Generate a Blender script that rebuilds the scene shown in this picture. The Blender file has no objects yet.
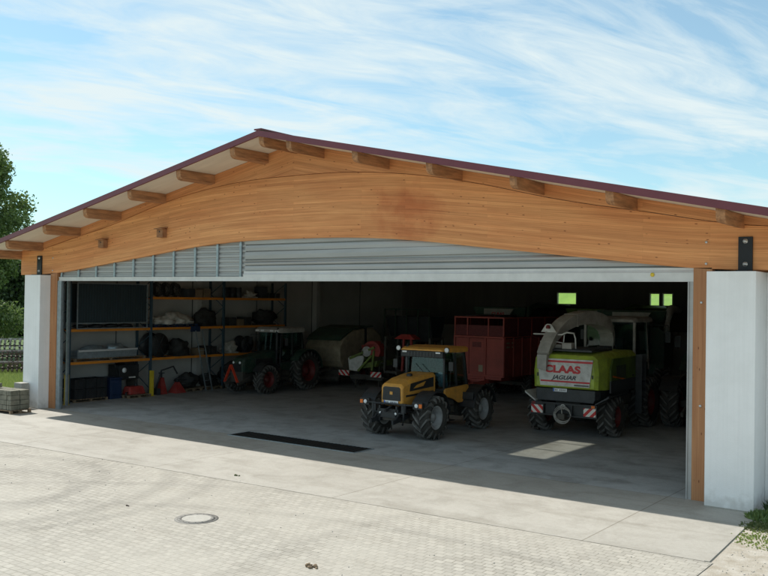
import bpy, bmesh, math, random
from mathutils import Vector, Matrix, noise as mnoise
R = math.radians
random.seed(7)
C = bpy.context.scene.collection
scn = bpy.context.scene

# ---------------------------------------------------------------- camera
cam_d = bpy.data.cameras.new('camera')
cam = bpy.data.objects.new('camera', cam_d); C.objects.link(cam); scn.camera = cam
YAW, PIT, ROL, FPX = -0.63057, -0.01098, 0.01479, 897.757
fw = Vector((math.sin(YAW)*math.cos(PIT), math.cos(YAW)*math.cos(PIT), -math.sin(PIT)))
rt = Vector((math.cos(YAW), -math.sin(YAW), 0)); up = rt.cross(fw)
rt2 = rt*math.cos(ROL) + up*math.sin(ROL); up2 = up*math.cos(ROL) - rt*math.sin(ROL)
M = Matrix((rt2, up2, -fw)).transposed().to_4x4(); M.translation = Vector((19.0524, -21.1784, 4.6))
cam.matrix_world = M
cam_d.sensor_width = 36; cam_d.lens = FPX*36/768
cam_d.clip_start = 0.1; cam_d.clip_end = 3000

# ---------------------------------------------------------------- light
SUN = Vector((-0.79, 0.03, 1.0)).normalized()
sun_d = bpy.data.lights.new('sun', 'SUN'); sun_d.energy = 4.4; sun_d.angle = R(0.6); sun_d.color = (1, .955, .88)
sun = bpy.data.objects.new('sun', sun_d); C.objects.link(sun)
sun.rotation_euler = SUN.to_track_quat('Z', 'Y').to_euler(); sun.location = (-30, 0, 40)

w = bpy.data.worlds.new('World'); scn.world = w; w.use_nodes = True
nt = w.node_tree; nt.nodes.clear()
def N(t, **k):
    n = nt.nodes.new(t)
    for a, b in k.items(): setattr(n, a, b)
    return n
wo = N('ShaderNodeOutputWorld'); bg = N('ShaderNodeBackground'); sky = N('ShaderNodeTexSky', sky_type='NISHITA')
sky.sun_disc = False; sky.sun_elevation = math.asin(SUN.z); sky.sun_rotation = math.atan2(SUN.x, SUN.y)
sky.altitude = 400; sky.air_density = 1.0; sky.dust_density = .6; sky.ozone_density = 2.2
bg.inputs['Strength'].default_value = 0.105
tc = N('ShaderNodeTexCoord'); sep = N('ShaderNodeSeparateXYZ')
nt.links.new(tc.outputs['Generated'], sep.inputs[0])
# project view direction on a cloud layer: (x,y)/(z+.12)
za = N('ShaderNodeMath', operation='ADD'); za.inputs[1].default_value = .13
zm = N('ShaderNodeMath', operation='MAXIMUM'); zm.inputs[1].default_value = .02
nt.links.new(sep.outputs['Z'], zm.inputs[0]); nt.links.new(zm.outputs[0], za.inputs[0])
dx = N('ShaderNodeMath', operation='DIVIDE'); dy = N('ShaderNodeMath', operation='DIVIDE')
nt.links.new(sep.outputs['X'], dx.inputs[0]); nt.links.new(za.outputs[0], dx.inputs[1])
nt.links.new(sep.outputs['Y'], dy.inputs[0]); nt.links.new(za.outputs[0], dy.inputs[1])
cmb = N('ShaderNodeCombineXYZ'); nt.links.new(dx.outputs[0], cmb.inputs[0]); nt.links.new(dy.outputs[0], cmb.inputs[1])
mp = N('ShaderNodeMapping', vector_type='TEXTURE'); mp.inputs['Rotation'].default_value = (0, 0, R(72)); mp.inputs['Scale'].default_value = (2.1, .95, 1); mp.inputs['Location'].default_value = (1.3, 1.1, 0)
nt.links.new(cmb.outputs[0], mp.inputs[0])
n1 = N('ShaderNodeTexNoise'); n1.inputs['Scale'].default_value = 1.0; n1.inputs['Detail'].default_value = 9; n1.inputs['Roughness'].default_value = .58; n1.inputs['Distortion'].default_value = .5
nt.links.new(mp.outputs[0], n1.inputs['Vector'])
mp2 = N('ShaderNodeMapping', vector_type='TEXTURE'); mp2.inputs['Rotation'].default_value = (0, 0, R(64)); mp2.inputs['Scale'].default_value = (1.0, .38, 1); mp2.inputs['Location'].default_value = (3.3, 7.1, 0)
nt.links.new(cmb.outputs[0], mp2.inputs[0])
n2 = N('ShaderNodeTexNoise'); n2.inputs['Scale'].default_value = 1.6; n2.inputs['Detail'].default_value = 8; n2.inputs['Roughness'].default_value = .62; n2.inputs['Distortion'].default_value = .8
nt.links.new(mp2.outputs[0], n2.inputs['Vector'])
mixn = N('ShaderNodeMix'); mixn.data_type = 'FLOAT'; mixn.inputs[0].default_value = .42
nt.links.new(n1.outputs['Fac'], mixn.inputs[2]); nt.links.new(n2.outputs['Fac'], mixn.inputs[3])
cr = N('ShaderNodeValToRGB'); cr.color_ramp.elements[0].position = .44; cr.color_ramp.elements[1].position = .585
cr.color_ramp.elements[0].color = (.20, .20, .20, 1); cr.color_ramp.elements[1].color = (.95, .95, .95, 1)
nt.links.new(mixn.outputs[0], cr.inputs[0])
mx = N('ShaderNodeMix'); mx.data_type = 'RGBA'; mx.inputs[7].default_value = (5.75, 6.5, 6.6, 1)
tn = N('ShaderNodeMix'); tn.data_type = 'RGBA'; tn.blend_type = 'MULTIPLY'; tn.inputs[0].default_value = 1; tn.inputs[7].default_value = (.86, 1.14, 1.05, 1)
nt.links.new(sky.outputs[0], tn.inputs[6]); nt.links.new(cr.outputs[0], mx.inputs[0]); nt.links.new(tn.outputs[2], mx.inputs[6])
nt.links.new(mx.outputs[2], bg.inputs[0]); nt.links.new(bg.outputs[0], wo.inputs[0])

scn.view_settings.view_transform = 'Standard'; scn.view_settings.look = 'None'
scn.view_settings.exposure = 0.42; scn.view_settings.gamma = 1; scn.view_settings.use_curve_mapping = False
scn.render.engine = 'CYCLES'
scn.cycles.max_bounces = 12; scn.cycles.diffuse_bounces = 8; scn.cycles.transparent_max_bounces = 12

# ---------------------------------------------------------------- materials
def newmat(name):
    m = bpy.data.materials.new(name); m.use_nodes = True
    return m, m.node_tree, m.node_tree.nodes['Principled BSDF']
def mat(name, col, rough=.6, metal=0., var=.15, scale=3., bump=0., bscale=40., col2=None, spec=.5, stretch=(1,1,1), detail=6, thr=(.35,.7)):
    m, t, b = newmat(name)
    b.inputs['Roughness'].default_value = rough; b.inputs['Metallic'].default_value = metal
    b.inputs['Specular IOR Level'].default_value = spec
    tc = t.nodes.new('ShaderNodeTexCoord'); mp = t.nodes.new('ShaderNodeMapping'); mp.inputs['Scale'].default_value = stretch
    t.links.new(tc.outputs['Object'], mp.inputs[0])
    n = t.nodes.new('ShaderNodeTexNoise'); n.inputs['Scale'].default_value = scale; n.inputs['Detail'].default_value = detail; n.inputs['Roughness'].default_value = .6
    t.links.new(mp.outputs[0], n.inputs['Vector'])
    r = t.nodes.new('ShaderNodeValToRGB'); r.color_ramp.elements[0].position = thr[0]; r.color_ramp.elements[1].position = thr[1]
    c2 = col2 if col2 else tuple(c*(1-var) for c in col)
    r.color_ramp.elements[0].color = (*c2, 1); r.color_ramp.elements[1].color = (*tuple(min(1, c*(1+(0 if col2 else var*.5))) for c in col), 1)
    t.links.new(n.outputs['Fac'], r.inputs[0]); t.links.new(r.outputs[0], b.inputs['Base Color'])
    if bump:
        n2 = t.nodes.new('ShaderNodeTexNoise'); n2.inputs['Scale'].default_value = bscale; n2.inputs['Detail'].default_value = 4
        t.links.new(mp.outputs[0], n2.inputs['Vector'])
        bp = t.nodes.new('ShaderNodeBump'); bp.inputs['Strength'].default_value = bump; bp.inputs['Distance'].default_value = .02
        t.links.new(n2.outputs['Fac'], bp.inputs['Height']); t.links.new(bp.outputs[0], b.inputs['Normal'])
    return m
def paint(name, col, rough=.38, dirt=.25):
    """painted sheet metal with dust film and grime specks"""
    m = mat(name, col, rough, var=dirt, scale=2.2, bump=.03, bscale=14); t = m.node_tree; b = t.nodes['Principled BSDF']
    src = b.inputs['Base Color'].links[0].from_socket; tc = t.nodes.new('ShaderNodeTexCoord')
    n = t.nodes.new('ShaderNodeTexNoise'); n.inputs['Scale'].default_value = 5.5; n.inputs['Detail'].default_value = 10; n.inputs['Roughness'].default_value = .7; t.links.new(tc.outputs['Object'], n.inputs['Vector'])
    r = t.nodes.new('ShaderNodeMapRange'); r.inputs[1].default_value = .45; r.inputs[2].default_value = .72; r.inputs[3].default_value = .02; r.inputs[4].default_value = .42; t.links.new(n.outputs['Fac'], r.inputs[0])
    x = t.nodes.new('ShaderNodeMix'); x.data_type = 'RGBA'; x.inputs[7].default_value = (.17, .15, .12, 1); t.links.new(r.outputs[0], x.inputs[0]); t.links.new(src, x.inputs[6]); t.links.new(x.outputs[2], b.inputs['Base Color'])
    q = t.nodes.new('ShaderNodeMapRange'); q.inputs[1].default_value = .4; q.inputs[2].default_value = .7; q.inputs[3].default_value = rough; q.inputs[4].default_value = .75; t.links.new(n.outputs['Fac'], q.inputs[0]); t.links.new(q.outputs[0], b.inputs['Roughness'])
    return m

def wood_mat(name, base, dark, uv=True, lam=.045, stain=None):
    """glulam: stacked boards of slightly different tone, thin glue lines, fine grain, knots, weather stains"""
    m, t, b = newmat(name); L = t.links.new; nn = t.nodes.new
    tc = nn('ShaderNodeTexCoord')
    if uv: src = tc.outputs['UV']
    else:
        mo = nn('ShaderNodeMapping'); mo.inputs['Rotation'].default_value = (0, R(90), 0); L(tc.outputs['Object'], mo.inputs[0]); src = mo.outputs[0]
    def mul(a, c, f):
        x = nn('ShaderNodeMix'); x.data_type = 'RGBA'; x.blend_type = 'MULTIPLY'
        if isinstance(f, (int, float)): x.inputs[0].default_value = f
        else: L(f, x.inputs[0])
        L(a, x.inputs[6]); L(c, x.inputs[7]); return x.outputs[2]
    def noise(sc, st, lo, hi, c0, c1, det=6, rough=.6, dist=0.):
        mp = nn('ShaderNodeMapping'); mp.inputs['Scale'].default_value = st; L(src, mp.inputs[0])
        n = nn('ShaderNodeTexNoise'); n.inputs['Scale'].default_value = sc; n.inputs['Detail'].default_value = det; n.inputs['Roughness'].default_value = rough; n.inputs['Distortion'].default_value = dist; L(mp.outputs[0], n.inputs['Vector'])
        r = nn('ShaderNodeValToRGB'); r.color_ramp.elements[0].position = lo; r.color_ramp.elements[1].position = hi
        r.color_ramp.elements[0].color = (*c0, 1); r.color_ramp.elements[1].color = (*c1, 1); L(n.outputs['Fac'], r.inputs[0]); return r.outputs[0]
    c = noise(1.3, (.5, 34, 34), .3, .7, dark, base, 8, .6, .15)
    br = nn('ShaderNodeTexBrick'); br.inputs['Scale'].default_value = 1
    br.inputs['Brick Width'].default_value = 4.3; br.inputs['Row Height'].default_value = lam*2; br.inputs['Mortar Size'].default_value = .003; br.inputs['Mortar Smooth'].default_value = .3
    br.inputs['Color1'].default_value = (.70, .64, .58, 1); br.inputs['Color2'].default_value = (1.12, 1.12, 1.12, 1); br.inputs['Mortar'].default_value = (.45, .38, .32, 1); br.offset = .37
    L(src, br.inputs['Vector']); c = mul(c, br.outputs['Color'], .46)
    c = mul(c, noise(1.0, (.12, 9, 9), .35, .62, (.78, .68, .6), (1.05, 1.05, 1.05), 3), .6)
    # knots
    for sc, k0, k1, lim in (((4.2, 11, 11), .08, .19, .80), ((1.9, 5.5, 5.5), .045, .085, .70)):
        mk = nn('ShaderNodeMapping'); mk.inputs['Scale'].default_value = sc; L(src, mk.inputs[0]); v = nn('ShaderNodeTexVoronoi'); v.inputs['Scale'].default_value = 1.0; L(mk.outputs[0], v.inputs['Vector'])
        kr = nn('ShaderNodeValToRGB'); kr.color_ramp.elements[0].position = k0; kr.color_ramp.elements[1].position = k1
        kr.color_ramp.elements[0].color = (.38, .26, .2, 1); kr.color_ramp.elements[1].color = (1, 1, 1, 1); L(v.outputs['Distance'], kr.inputs[0])
        sp = nn('ShaderNodeSeparateColor'); L(v.outputs['Color'], sp.inputs[0]); kt = nn('ShaderNodeMath'); kt.operation = 'GREATER_THAN'; kt.inputs[1].default_value = lim; L(sp.outputs[0], kt.inputs[0])
        c = mul(c, kr.outputs[0], kt.outputs[0])
    c = mul(c, noise(1.3, (.2, .9, .9), .36, .6, (.80, .62, .50), (1, 1, 1), 5), .6)
    if stain:
        mp = nn('ShaderNodeMapping'); mp.inputs['Location'].default_value = (-stain[0]/stain[2], -stain[1]/stain[3], 0); mp.inputs['Scale'].default_value = (1/stain[2], 1/stain[3], 0); L(src, mp.inputs[0])
        vl = nn('ShaderNodeVectorMath'); vl.operation = 'LENGTH'; L(mp.outputs[0], vl.inputs[0])
        n = nn('ShaderNodeTexNoise'); n.inputs['Scale'].default_value = 2.2; n.inputs['Detail'].default_value = 6; L(src, n.inputs['Vector'])
        ad = nn('ShaderNodeMath'); ad.operation = 'MULTIPLY_ADD'; ad.inputs[1].default_value = 1.6; L(n.outputs['Fac'], ad.inputs[0]); L(vl.outputs['Value'], ad.inputs[2])
        r = nn('ShaderNodeValToRGB'); r.color_ramp.elements[0].position = .55; r.color_ramp.elements[1].position = 1.0; r.color_ramp.elements[0].color = (.80, .60, .50, 1); r.color_ramp.elements[1].color = (1, 1, 1, 1)
        mm = nn('ShaderNodeMath'); mm.operation = 'MULTIPLY'; mm.inputs[1].default_value = .56; L(ad.outputs[0], mm.inputs[0]); L(mm.outputs[0], r.inputs[0]); c = mul(c, r.outputs[0], 1.)
    L(c, b.inputs['Base Color']); b.inputs['Roughness'].default_value = .62
    return m

def glass_mat(name, tint=(.25, .33, .33), fac=.5, rough=.03):
    m, t, b = newmat(name); t.nodes.remove(b)
    o = t.nodes['Material Output']; tr = t.nodes.new('ShaderNodeBsdfTransparent'); tr.inputs[0].default_value = (*tint, 1)
    g = t.nodes.new('ShaderNodeBsdfGlossy'); g.inputs['Roughness'].default_value = rough; g.inputs[0].default_value = (.9, .95, .95, 1)
    f = t.nodes.new('ShaderNodeFresnel'); f.inputs['IOR'].default_value = 1.5
    mu = t.nodes.new('ShaderNodeMath'); mu.operation = 'MULTIPLY_ADD'; mu.inputs[1].default_value = .55; mu.inputs[2].default_value = .01
    mx = t.nodes.new('ShaderNodeMixShader'); t.links.new(f.outputs[0], mu.inputs[0]); t.links.new(mu.outputs[0], mx.inputs[0])
    t.links.new(tr.outputs[0], mx.inputs[1]); t.links.new(g.outputs[0], mx.inputs[2]); t.links.new(mx.outputs[0], o.inputs[0])
    return m

def stripes_mat(name, c1, c2, scale=9, ang=45):
    m, t, b = newmat(name)
    tc = t.nodes.new('ShaderNodeTexCoord'); mp = t.nodes.new('ShaderNodeMapping'); mp.inputs['Rotation'].default_value = (0, R(ang), 0)
    t.links.new(tc.outputs['Object'], mp.inputs[0]); sx = t.nodes.new('ShaderNodeSeparateXYZ'); t.links.new(mp.outputs[0], sx.inputs[0])
    a = t.nodes.new('ShaderNodeMath'); a.operation = 'MULTIPLY'; a.inputs[1].default_value = scale; t.links.new(sx.outputs['X'], a.inputs[0])
    f = t.nodes.new('ShaderNodeMath'); f.operation = 'FRACT'; t.links.new(a.outputs[0], f.inputs[0])
    g = t.nodes.new('ShaderNodeMath'); g.operation = 'GREATER_THAN'; g.inputs[1].default_value = .5; t.links.new(f.outputs[0], g.inputs[0])
    mx = t.nodes.new('ShaderNodeMix'); mx.data_type = 'RGBA'; mx.inputs[6].default_value = (*c1, 1); mx.inputs[7].default_value = (*c2, 1)
    t.links.new(g.outputs[0], mx.inputs[0]); t.links.new(mx.outputs[2], b.inputs['Base Color']); b.inputs['Roughness'].default_value = .4
    return m

def paver_mat():
    m, t, b = newmat('pavers'); L = t.links.new; nn = t.nodes.new
    tc = nn('ShaderNodeTexCoord'); src = tc.outputs['Object']
    wn = nn('ShaderNodeTexNoise'); wn.inputs['Scale'].default_value = 4; L(src, wn.inputs['Vector'])
    wm = nn('ShaderNodeMix'); wm.data_type = 'RGBA'; wm.blend_type = 'LINEAR_LIGHT'; wm.inputs[0].default_value = .012; L(src, wm.inputs[6]); L(wn.outputs['Color'], wm.inputs[7])
    br = nn('ShaderNodeTexBrick'); br.inputs['Scale'].default_value = 1; br.inputs['Brick Width'].default_value = .2; br.inputs['Row Height'].default_value = .165
    br.inputs['Mortar Size'].default_value = .012; br.inputs['Mortar Smooth'].default_value = .5
    br.inputs['Color1'].default_value = (.41, .388, .345, 1); br.inputs['Color2'].default_value = (.32, .302, .268, 1); br.inputs['Mortar'].default_value = (.22, .207, .175, 1)
    L(wm.outputs[2], br.inputs['Vector'])
    def noise(scale, lo, hi, c0, c1, det=6, stretch=(1, 1, 1), rot=0, dist=0):
        mp = nn('ShaderNodeMapping'); mp.inputs['Scale'].default_value = stretch; mp.inputs['Rotation'].default_value = (0, 0, rot); L(src, mp.inputs[0])
        n = nn('ShaderNodeTexNoise'); n.inputs['Scale'].default_value = scale; n.inputs['Detail'].default_value = det; n.inputs['Distortion'].default_value = dist; L(mp.outputs[0], n.inputs['Vector'])
        r = nn('ShaderNodeValToRGB'); r.color_ramp.elements[0].position = lo; r.color_ramp.elements[1].position = hi
        r.color_ramp.elements[0].color = (*c0, 1); r.color_ramp.elements[1].color = (*c1, 1); L(n.outputs['Fac'], r.inputs[0]); return r.outputs[0]
    def mul(a, bb, f):
        x = nn('ShaderNodeMix'); x.data_type = 'RGBA'; x.blend_type = 'MULTIPLY'; x.inputs[0].default_value = f; L(a, x.inputs[6]); L(bb, x.inputs[7]); return x.outputs[2]
    # sand-filled joints vanish in patches
    sand = noise(.35, .35, .65, (0, 0, 0), (1, 1, 1))
    x = nn('ShaderNodeMix'); x.data_type = 'RGBA'; x.inputs[7].default_value = (.375, .353, .31, 1)
    mm = nn('ShaderNodeMath'); mm.operation = 'MULTIPLY'; mm.inputs[1].default_value = .72; L(sand, mm.inputs[0]); L(mm.outputs[0], x.inputs[0]); L(br.outputs['Color'], x.inputs[6])
    c = mul(x.outputs[2], noise(.18, .3, .7, (.86, .85, .83), (1.04, 1.04, 1.03)), .8)
    c = mul(c, noise(14, .3, .7, (.86, .86, .85), (1.08, 1.08, 1.08), 8), .7)
    c = mul(c, noise(1.4, .28, .5, (.84, .82, .79), (1, 1, 1), 8), .4)
    # curved tyre tracks: rings around a turning point
    def ring(cx, cy, r0, wd, amt):
        mp = nn('ShaderNodeMapping'); mp.inputs['Location'].default_value = (-cx, -cy, 0); L(src, mp.inputs[0])
        vl = nn('ShaderNodeVectorMath'); vl.operation = 'LENGTH'; L(mp.outputs[0], vl.inputs[0])
        s = nn('ShaderNodeMath'); s.operation = 'SUBTRACT'; s.inputs[1].default_value = r0; L(vl.outputs['Value'], s.inputs[0])
        a = nn('ShaderNodeMath'); a.operation = 'ABSOLUTE'; L(s.outputs[0], a.inputs[0])
        r = nn('ShaderNodeMapRange'); r.inputs[1].default_value = wd*.3; r.inputs[2].default_value = wd; r.inputs[3].default_value = 1-amt; r.inputs[4].default_value = 1; L(a.outputs[0], r.inputs[0])
        return r.outputs[0]
    for a in ((-2.2, -9.5, 3.3, .35, .13), (-2.2, -9.5, 5.0, .35, .13), (-2.6, -9.0, 6.2, .3, .12), (-1.0, -10.0, 2.4, .3, .12), (10, -20, 13.5, .26, .1), (10, -20, 15.6, .26, .1), (22, -8, 14.0, .3, .08), (-14, -22, 17, .3, .08)):
        c = mul(c, ring(*a), 1.)
    L(c, b.inputs['Base Color']); b.inputs['Roughness'].default_value = .85
    bp = nn('ShaderNodeBump'); bp.inputs['Strength'].default_value = .35; bp.inputs['Distance'].default_value = .01; L(br.outputs['Fac'], bp.inputs['Height']); bp.invert = True
    n3 = nn('ShaderNodeTexNoise'); n3.inputs['Scale'].default_value = 60; L(src, n3.inputs['Vector'])
    bp2 = nn('ShaderNodeBump'); bp2.inputs['Strength'].default_value = .25; bp2.inputs['Distance'].default_value = .01; L(n3.outputs['Fac'], bp2.inputs['Height']); L(bp.outputs[0], bp2.inputs['Normal'])
    L(bp2.outputs[0], b.inputs['Normal'])
    return m

def concrete_mat(name, base, stain=.8, joint=None):
    m, t, b = newmat(name); L = t.links.new; nn = t.nodes.new
    tc = nn('ShaderNodeTexCoord'); src = tc.outputs['Object']; prev = None
    col = nn('ShaderNodeRGB'); col.outputs[0].default_value = (*base, 1); prev = col.outputs[0]
    for sc, lo, hi, k, st in ((.25, .3, .7, .84, (1, 1, 1)), (1.1, .3, .55, stain, (1, 1, 1)), (1.5, .35, .5, .88, (.2, 1, 1)), (12, .3, .7, .9, (1, 1, 1)), (70, .3, .6, .9, (1, 1, 1))):
        mp = nn('ShaderNodeMapping'); mp.inputs['Scale'].default_value = st; L(src, mp.inputs[0])
        n = nn('ShaderNodeTexNoise'); n.inputs['Scale'].default_value = sc; n.inputs['Detail'].default_value = 8; n.inputs['Roughness'].default_value = .62; n.inputs['Distortion'].default_value = .6; L(mp.outputs[0], n.inputs['Vector'])
        r = nn('ShaderNodeValToRGB'); r.color_ramp.elements[0].position = lo; r.color_ramp.elements[1].position = hi
        r.color_ramp.elements[0].color = (k, k*.99, k*.97, 1); r.color_ramp.elements[1].color = (1.02, 1.02, 1.02, 1); L(n.outputs['Fac'], r.inputs[0])
        x = nn('ShaderNodeMix'); x.data_type = 'RGBA'; x.blend_type = 'MULTIPLY'; x.inputs[0].default_value = 1; L(prev, x.inputs[6]); L(r.outputs[0], x.inputs[7]); prev = x.outputs[2]
    if joint:
        br = nn('ShaderNodeTexBrick'); br.inputs['Scale'].default_value = 1; br.inputs['Brick Width'].default_value = joint[0]; br.inputs['Row Height'].default_value = joint[1]; br.offset = 0
        br.inputs['Mortar Size'].default_value = .014; br.inputs['Color1'].default_value = (1, 1, 1, 1); br.inputs['Color2'].default_value = (.95, .95, .95, 1); br.inputs['Mortar'].default_value = (.6, .58, .54, 1); L(src, br.inputs['Vector'])
        x = nn('ShaderNodeMix'); x.data_type = 'RGBA'; x.blend_type = 'MULTIPLY'; x.inputs[0].default_value = 1; L(prev, x.inputs[6]); L(br.outputs['Color'], x.inputs[7]); prev = x.outputs[2]
    L(prev, b.inputs['Base Color']); b.inputs['Roughness'].default_value = .7
    n = nn('ShaderNodeTexNoise'); n.inputs['Scale'].default_value = 25; L(src, n.inputs['Vector'])
    bp = nn('ShaderNodeBump'); bp.inputs['Strength'].default_value = .15; bp.inputs['Distance'].default_value = .01; L(n.outputs['Fac'], bp.inputs['Height']); L(bp.outputs[0], b.inputs['Normal'])
    return m

def leaf_mat(name, c1, c2, trans=.35):
    m, t, b = newmat(name); L = t.links.new; nn = t.nodes.new
    o = t.nodes['Material Output']
    gi = nn('ShaderNodeNewGeometry'); r = nn('ShaderNodeValToRGB'); r.color_ramp.elements[0].color = (*c1, 1); r.color_ramp.elements[1].color = (*c2, 1)
    L(gi.outputs['Random Per Island'], r.inputs[0]); L(r.outputs[0], b.inputs['Base Color']); b.inputs['Roughness'].default_value = .5
    tr = nn('ShaderNodeBsdfTranslucent'); L(r.outputs[0], tr.inputs[0]); mx = nn('ShaderNodeMixShader'); mx.inputs[0].default_value = trans
    L(b.outputs[0], mx.inputs[1]); L(tr.outputs[0], mx.inputs[2]); L(mx.outputs[0], o.inputs[0])
    return m

MT = {}
MT['pavers'] = paver_mat()
MT['apron'] = concrete_mat('apron_concrete', (.395, .38, .345), .82, (6.0, 60.))
MT['floor'] = concrete_mat('hall_floor_concrete', (.43, .445, .445), .66, (6.0, 6.0))
MT['gravel'] = mat('gravel', (.44, .41, .36), .95, scale=3.2, col2=(.30, .265, .21), bump=.9, bscale=45)
MT['ground'] = mat('meadow', (.09, .14, .035), .95, scale=.12, col2=(.05, .085, .02), bump=.6, bscale=12)
MT['beam'] = wood_mat('glulam_beam', (.92, .455, .185), (.63, .265, .09), stain=(4.4, .8, 1.5, 1.0))
MT['gable'] = wood_mat('gable_board', (.80, .38, .155), (.52, .22, .08))
MT['post'] = wood_mat('post_wood', (.74, .40, .20), (.50, .25, .11), uv=False)
MT['purlin'] = mat('purlin_wood', (.52, .25, .11), .7, scale=2.6, col2=(.25, .12, .055), stretch=(5, .6, 5), bump=.1)
MT['soffit'] = mat('soffit_panel', (.74, .66, .53), .7, scale=1.2, col2=(.66, .58, .46), stretch=(.5, 3, 1))
MT['fascia'] = mat('purple_fascia', (.16, .036, .05), .38, var=.1, metal=.1)
MT['roofsheet'] = mat('roof_sheet', (.16, .05, .06), .45, var=.2)
def white_wall():
    m = mat('white_render', (.84, .845, .85), .8, scale=1.6, col2=(.79, .795, .795), bump=.2, bscale=30, thr=(.3, .6)); t = m.node_tree; b = t.nodes['Principled BSDF']; L = t.links.new; nn = t.nodes.new
    src = b.inputs['Base Color'].links[0].from_socket; tc = nn('ShaderNodeTexCoord'); sx = nn('ShaderNodeSeparateXYZ'); L(tc.outputs['Object'], sx.inputs[0])
    n = nn('ShaderNodeTexNoise'); n.inputs['Scale'].default_value = 6; n.inputs['Detail'].default_value = 8; L(tc.outputs['Object'], n.inputs['Vector'])
    a = nn('ShaderNodeMath'); a.operation = 'MULTIPLY_ADD'; a.inputs[1].default_value = -.9; L(n.outputs['Fac'], a.inputs[0]); L(sx.outputs['Z'], a.inputs[2])
    r = nn('ShaderNodeMapRange'); r.inputs[1].default_value = -.42; r.inputs[2].default_value = -.05; r.inputs[3].default_value = .4; r.inputs[4].default_value = 0; L(a.outputs[0], r.inputs[0])
    x = nn('ShaderNodeMix'); x.data_type = 'RGBA'; x.inputs[7].default_value = (.34, .31, .26, 1); L(r.outputs[0], x.inputs[0]); L(src, x.inputs[6])
    # faint vertical run-off streaks
    mp = nn('ShaderNodeMapping'); mp.inputs['Scale'].default_value = (14, 14, .35); L(tc.outputs['Object'], mp.inputs[0]); n2 = nn('ShaderNodeTexNoise'); n2.inputs['Scale'].default_value = 1; n2.inputs['Detail'].default_value = 5; L(mp.outputs[0], n2.inputs['Vector'])
    r2 = nn('ShaderNodeMapRange'); r2.inputs[1].default_value = .35; r2.inputs[2].default_value = .6; r2.inputs[3].default_value = .965; r2.inputs[4].default_value = 1.0; L(n2.outputs['Fac'], r2.inputs[0])
    y = nn('ShaderNodeMix'); y.data_type = 'RGBA'; y.blend_type = 'MULTIPLY'; y.inputs[0].default_value = 1; L(x.outputs[2], y.inputs[6]); L(r2.outputs[0], y.inputs[7]); L(y.outputs[2], b.inputs['Base Color'])
    return m
MT['wall_white'] = white_wall()
MT['wall_in'] = mat('precast_wall', (.50, .495, .475), .85, scale=.7, col2=(.41, .405, .385), bump=.1)
MT['wall_dark'] = mat('dark_cladding', (.15, .135, .12), .85, scale=1, col2=(.10, .09, .08), stretch=(1, 1, .2))
MT['slat'] = mat('galvanised_slat', (.40, .405, .40), .5, metal=.2, var=.14, scale=1.0, stretch=(.3, 1, 2))
MT['rail'] = mat('white_rail', (.62, .62, .61), .45, metal=.15, var=.1, scale=2)
MT['galv'] = mat('galvanised_steel', (.36, .42, .45), .4, metal=.5, var=.2, scale=6)
MT['bracket'] = mat('black_steel', (.018, .02, .024), .45, metal=.4, var=.2)
MT['bolt'] = mat('zinc_bolt', (.6, .62, .63), .35, metal=.7, var=.05)
MT['black'] = mat('black_plastic', (.026, .028, .03), .5, var=.3, scale=4)
MT['darkgrey'] = mat('dark_grey_paint', (.045, .05, .055), .5, var=.3, scale=3)
MT['chassis'] = mat('dirty_chassis', (.05, .05, .047), .75, scale=3, col2=(.09, .08, .065))
MT['rubber'] = mat('tyre_rubber', (.02, .02, .019), .85, scale=3, col2=(.055, .05, .044), bump=.2, thr=(.3, .85))
MT['yellow'] = paint('tractor_yellow', (.76, .36, .055), .35, .15)
MT['red'] = paint('machine_red', (.40, .035, .03), .45, .3)
MT['trailer_red'] = mat('faded_trailer_red', (.45, .085, .065), .6, scale=.9, col2=(.27, .055, .045), bump=.05, thr=(.3, .65))
MT['rim_red'] = paint('rim_red', (.20, .014, .016), .5, .4)
MT['rim_grey'] = paint('rim_grey', (.45, .46, .47), .45, .35)
MT['green'] = paint('tractor_green', (.014, .05, .034), .35, .3)
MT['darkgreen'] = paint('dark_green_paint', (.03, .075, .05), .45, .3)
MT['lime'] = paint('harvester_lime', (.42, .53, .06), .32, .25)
MT['lime_dull'] = mat('shaded_green_cowl', (.13, .20, .03), .5, scale=1.1, col2=(.06, .095, .025), thr=(.3,.65))  # lime darkened: the shade of the harvester's flank is put into the colour
MT['lug'] = mat('dusty_lit_tyre_lug', (.17, .165, .155), .75, scale=4, col2=(.07, .068, .062))  # lighter than the tread: dust plus painted-in light on the lug sides
MT['lime_dirty'] = mat('dirty_lime_paint', (.22, .30, .05), .6, scale=4, col2=(.10, .13, .04))
MT['cream'] = paint('baler_cream', (.40, .33, .23), .55, .3)
MT['offwhite'] = paint('off_white_paint', (.72, .71, .68), .45, .2)
MT['spout'] = mat('dusty_spout_grey', (.50, .475, .44), .6, scale=3, col2=(.33, .31, .28))
MT['glass'] = glass_mat('tinted_glass', (.66, .76, .74))
MT['skyglass'] = glass_mat('skylight_sheet', (.62, .62, .58))
MT['winglass'] = glass_mat('window_glass', (.9, .93, .88))
MT['lamp'] = mat('headlamp_lens', (.85, .86, .86), .12, var=.03)
MT['orange'] = mat('indicator_orange', (.8, .17, .015), .3, var=.05)
MT['rack_orange'] = mat('rack_orange', (.78, .27, .03), .5, var=.2, scale=1.5)
MT['rack_blue'] = mat('rack_blue_steel', (.05, .09, .12), .5, var=.2)
MT['safety'] = mat('safety_yellow', (.75, .55, .04), .5, var=.15)
MT['blue'] = mat('blue_plastic', (.015, .035, .09), .5, var=.2)
MT['blue_cloth'] = mat('blue_cloth', (.22, .38, .55), .85, var=.3, scale=12)
MT['tarp'] = mat('white_tarp', (.62, .60, .55), .7, scale=5, col2=(.36, .34, .3), bump=.4, bscale=9)
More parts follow.
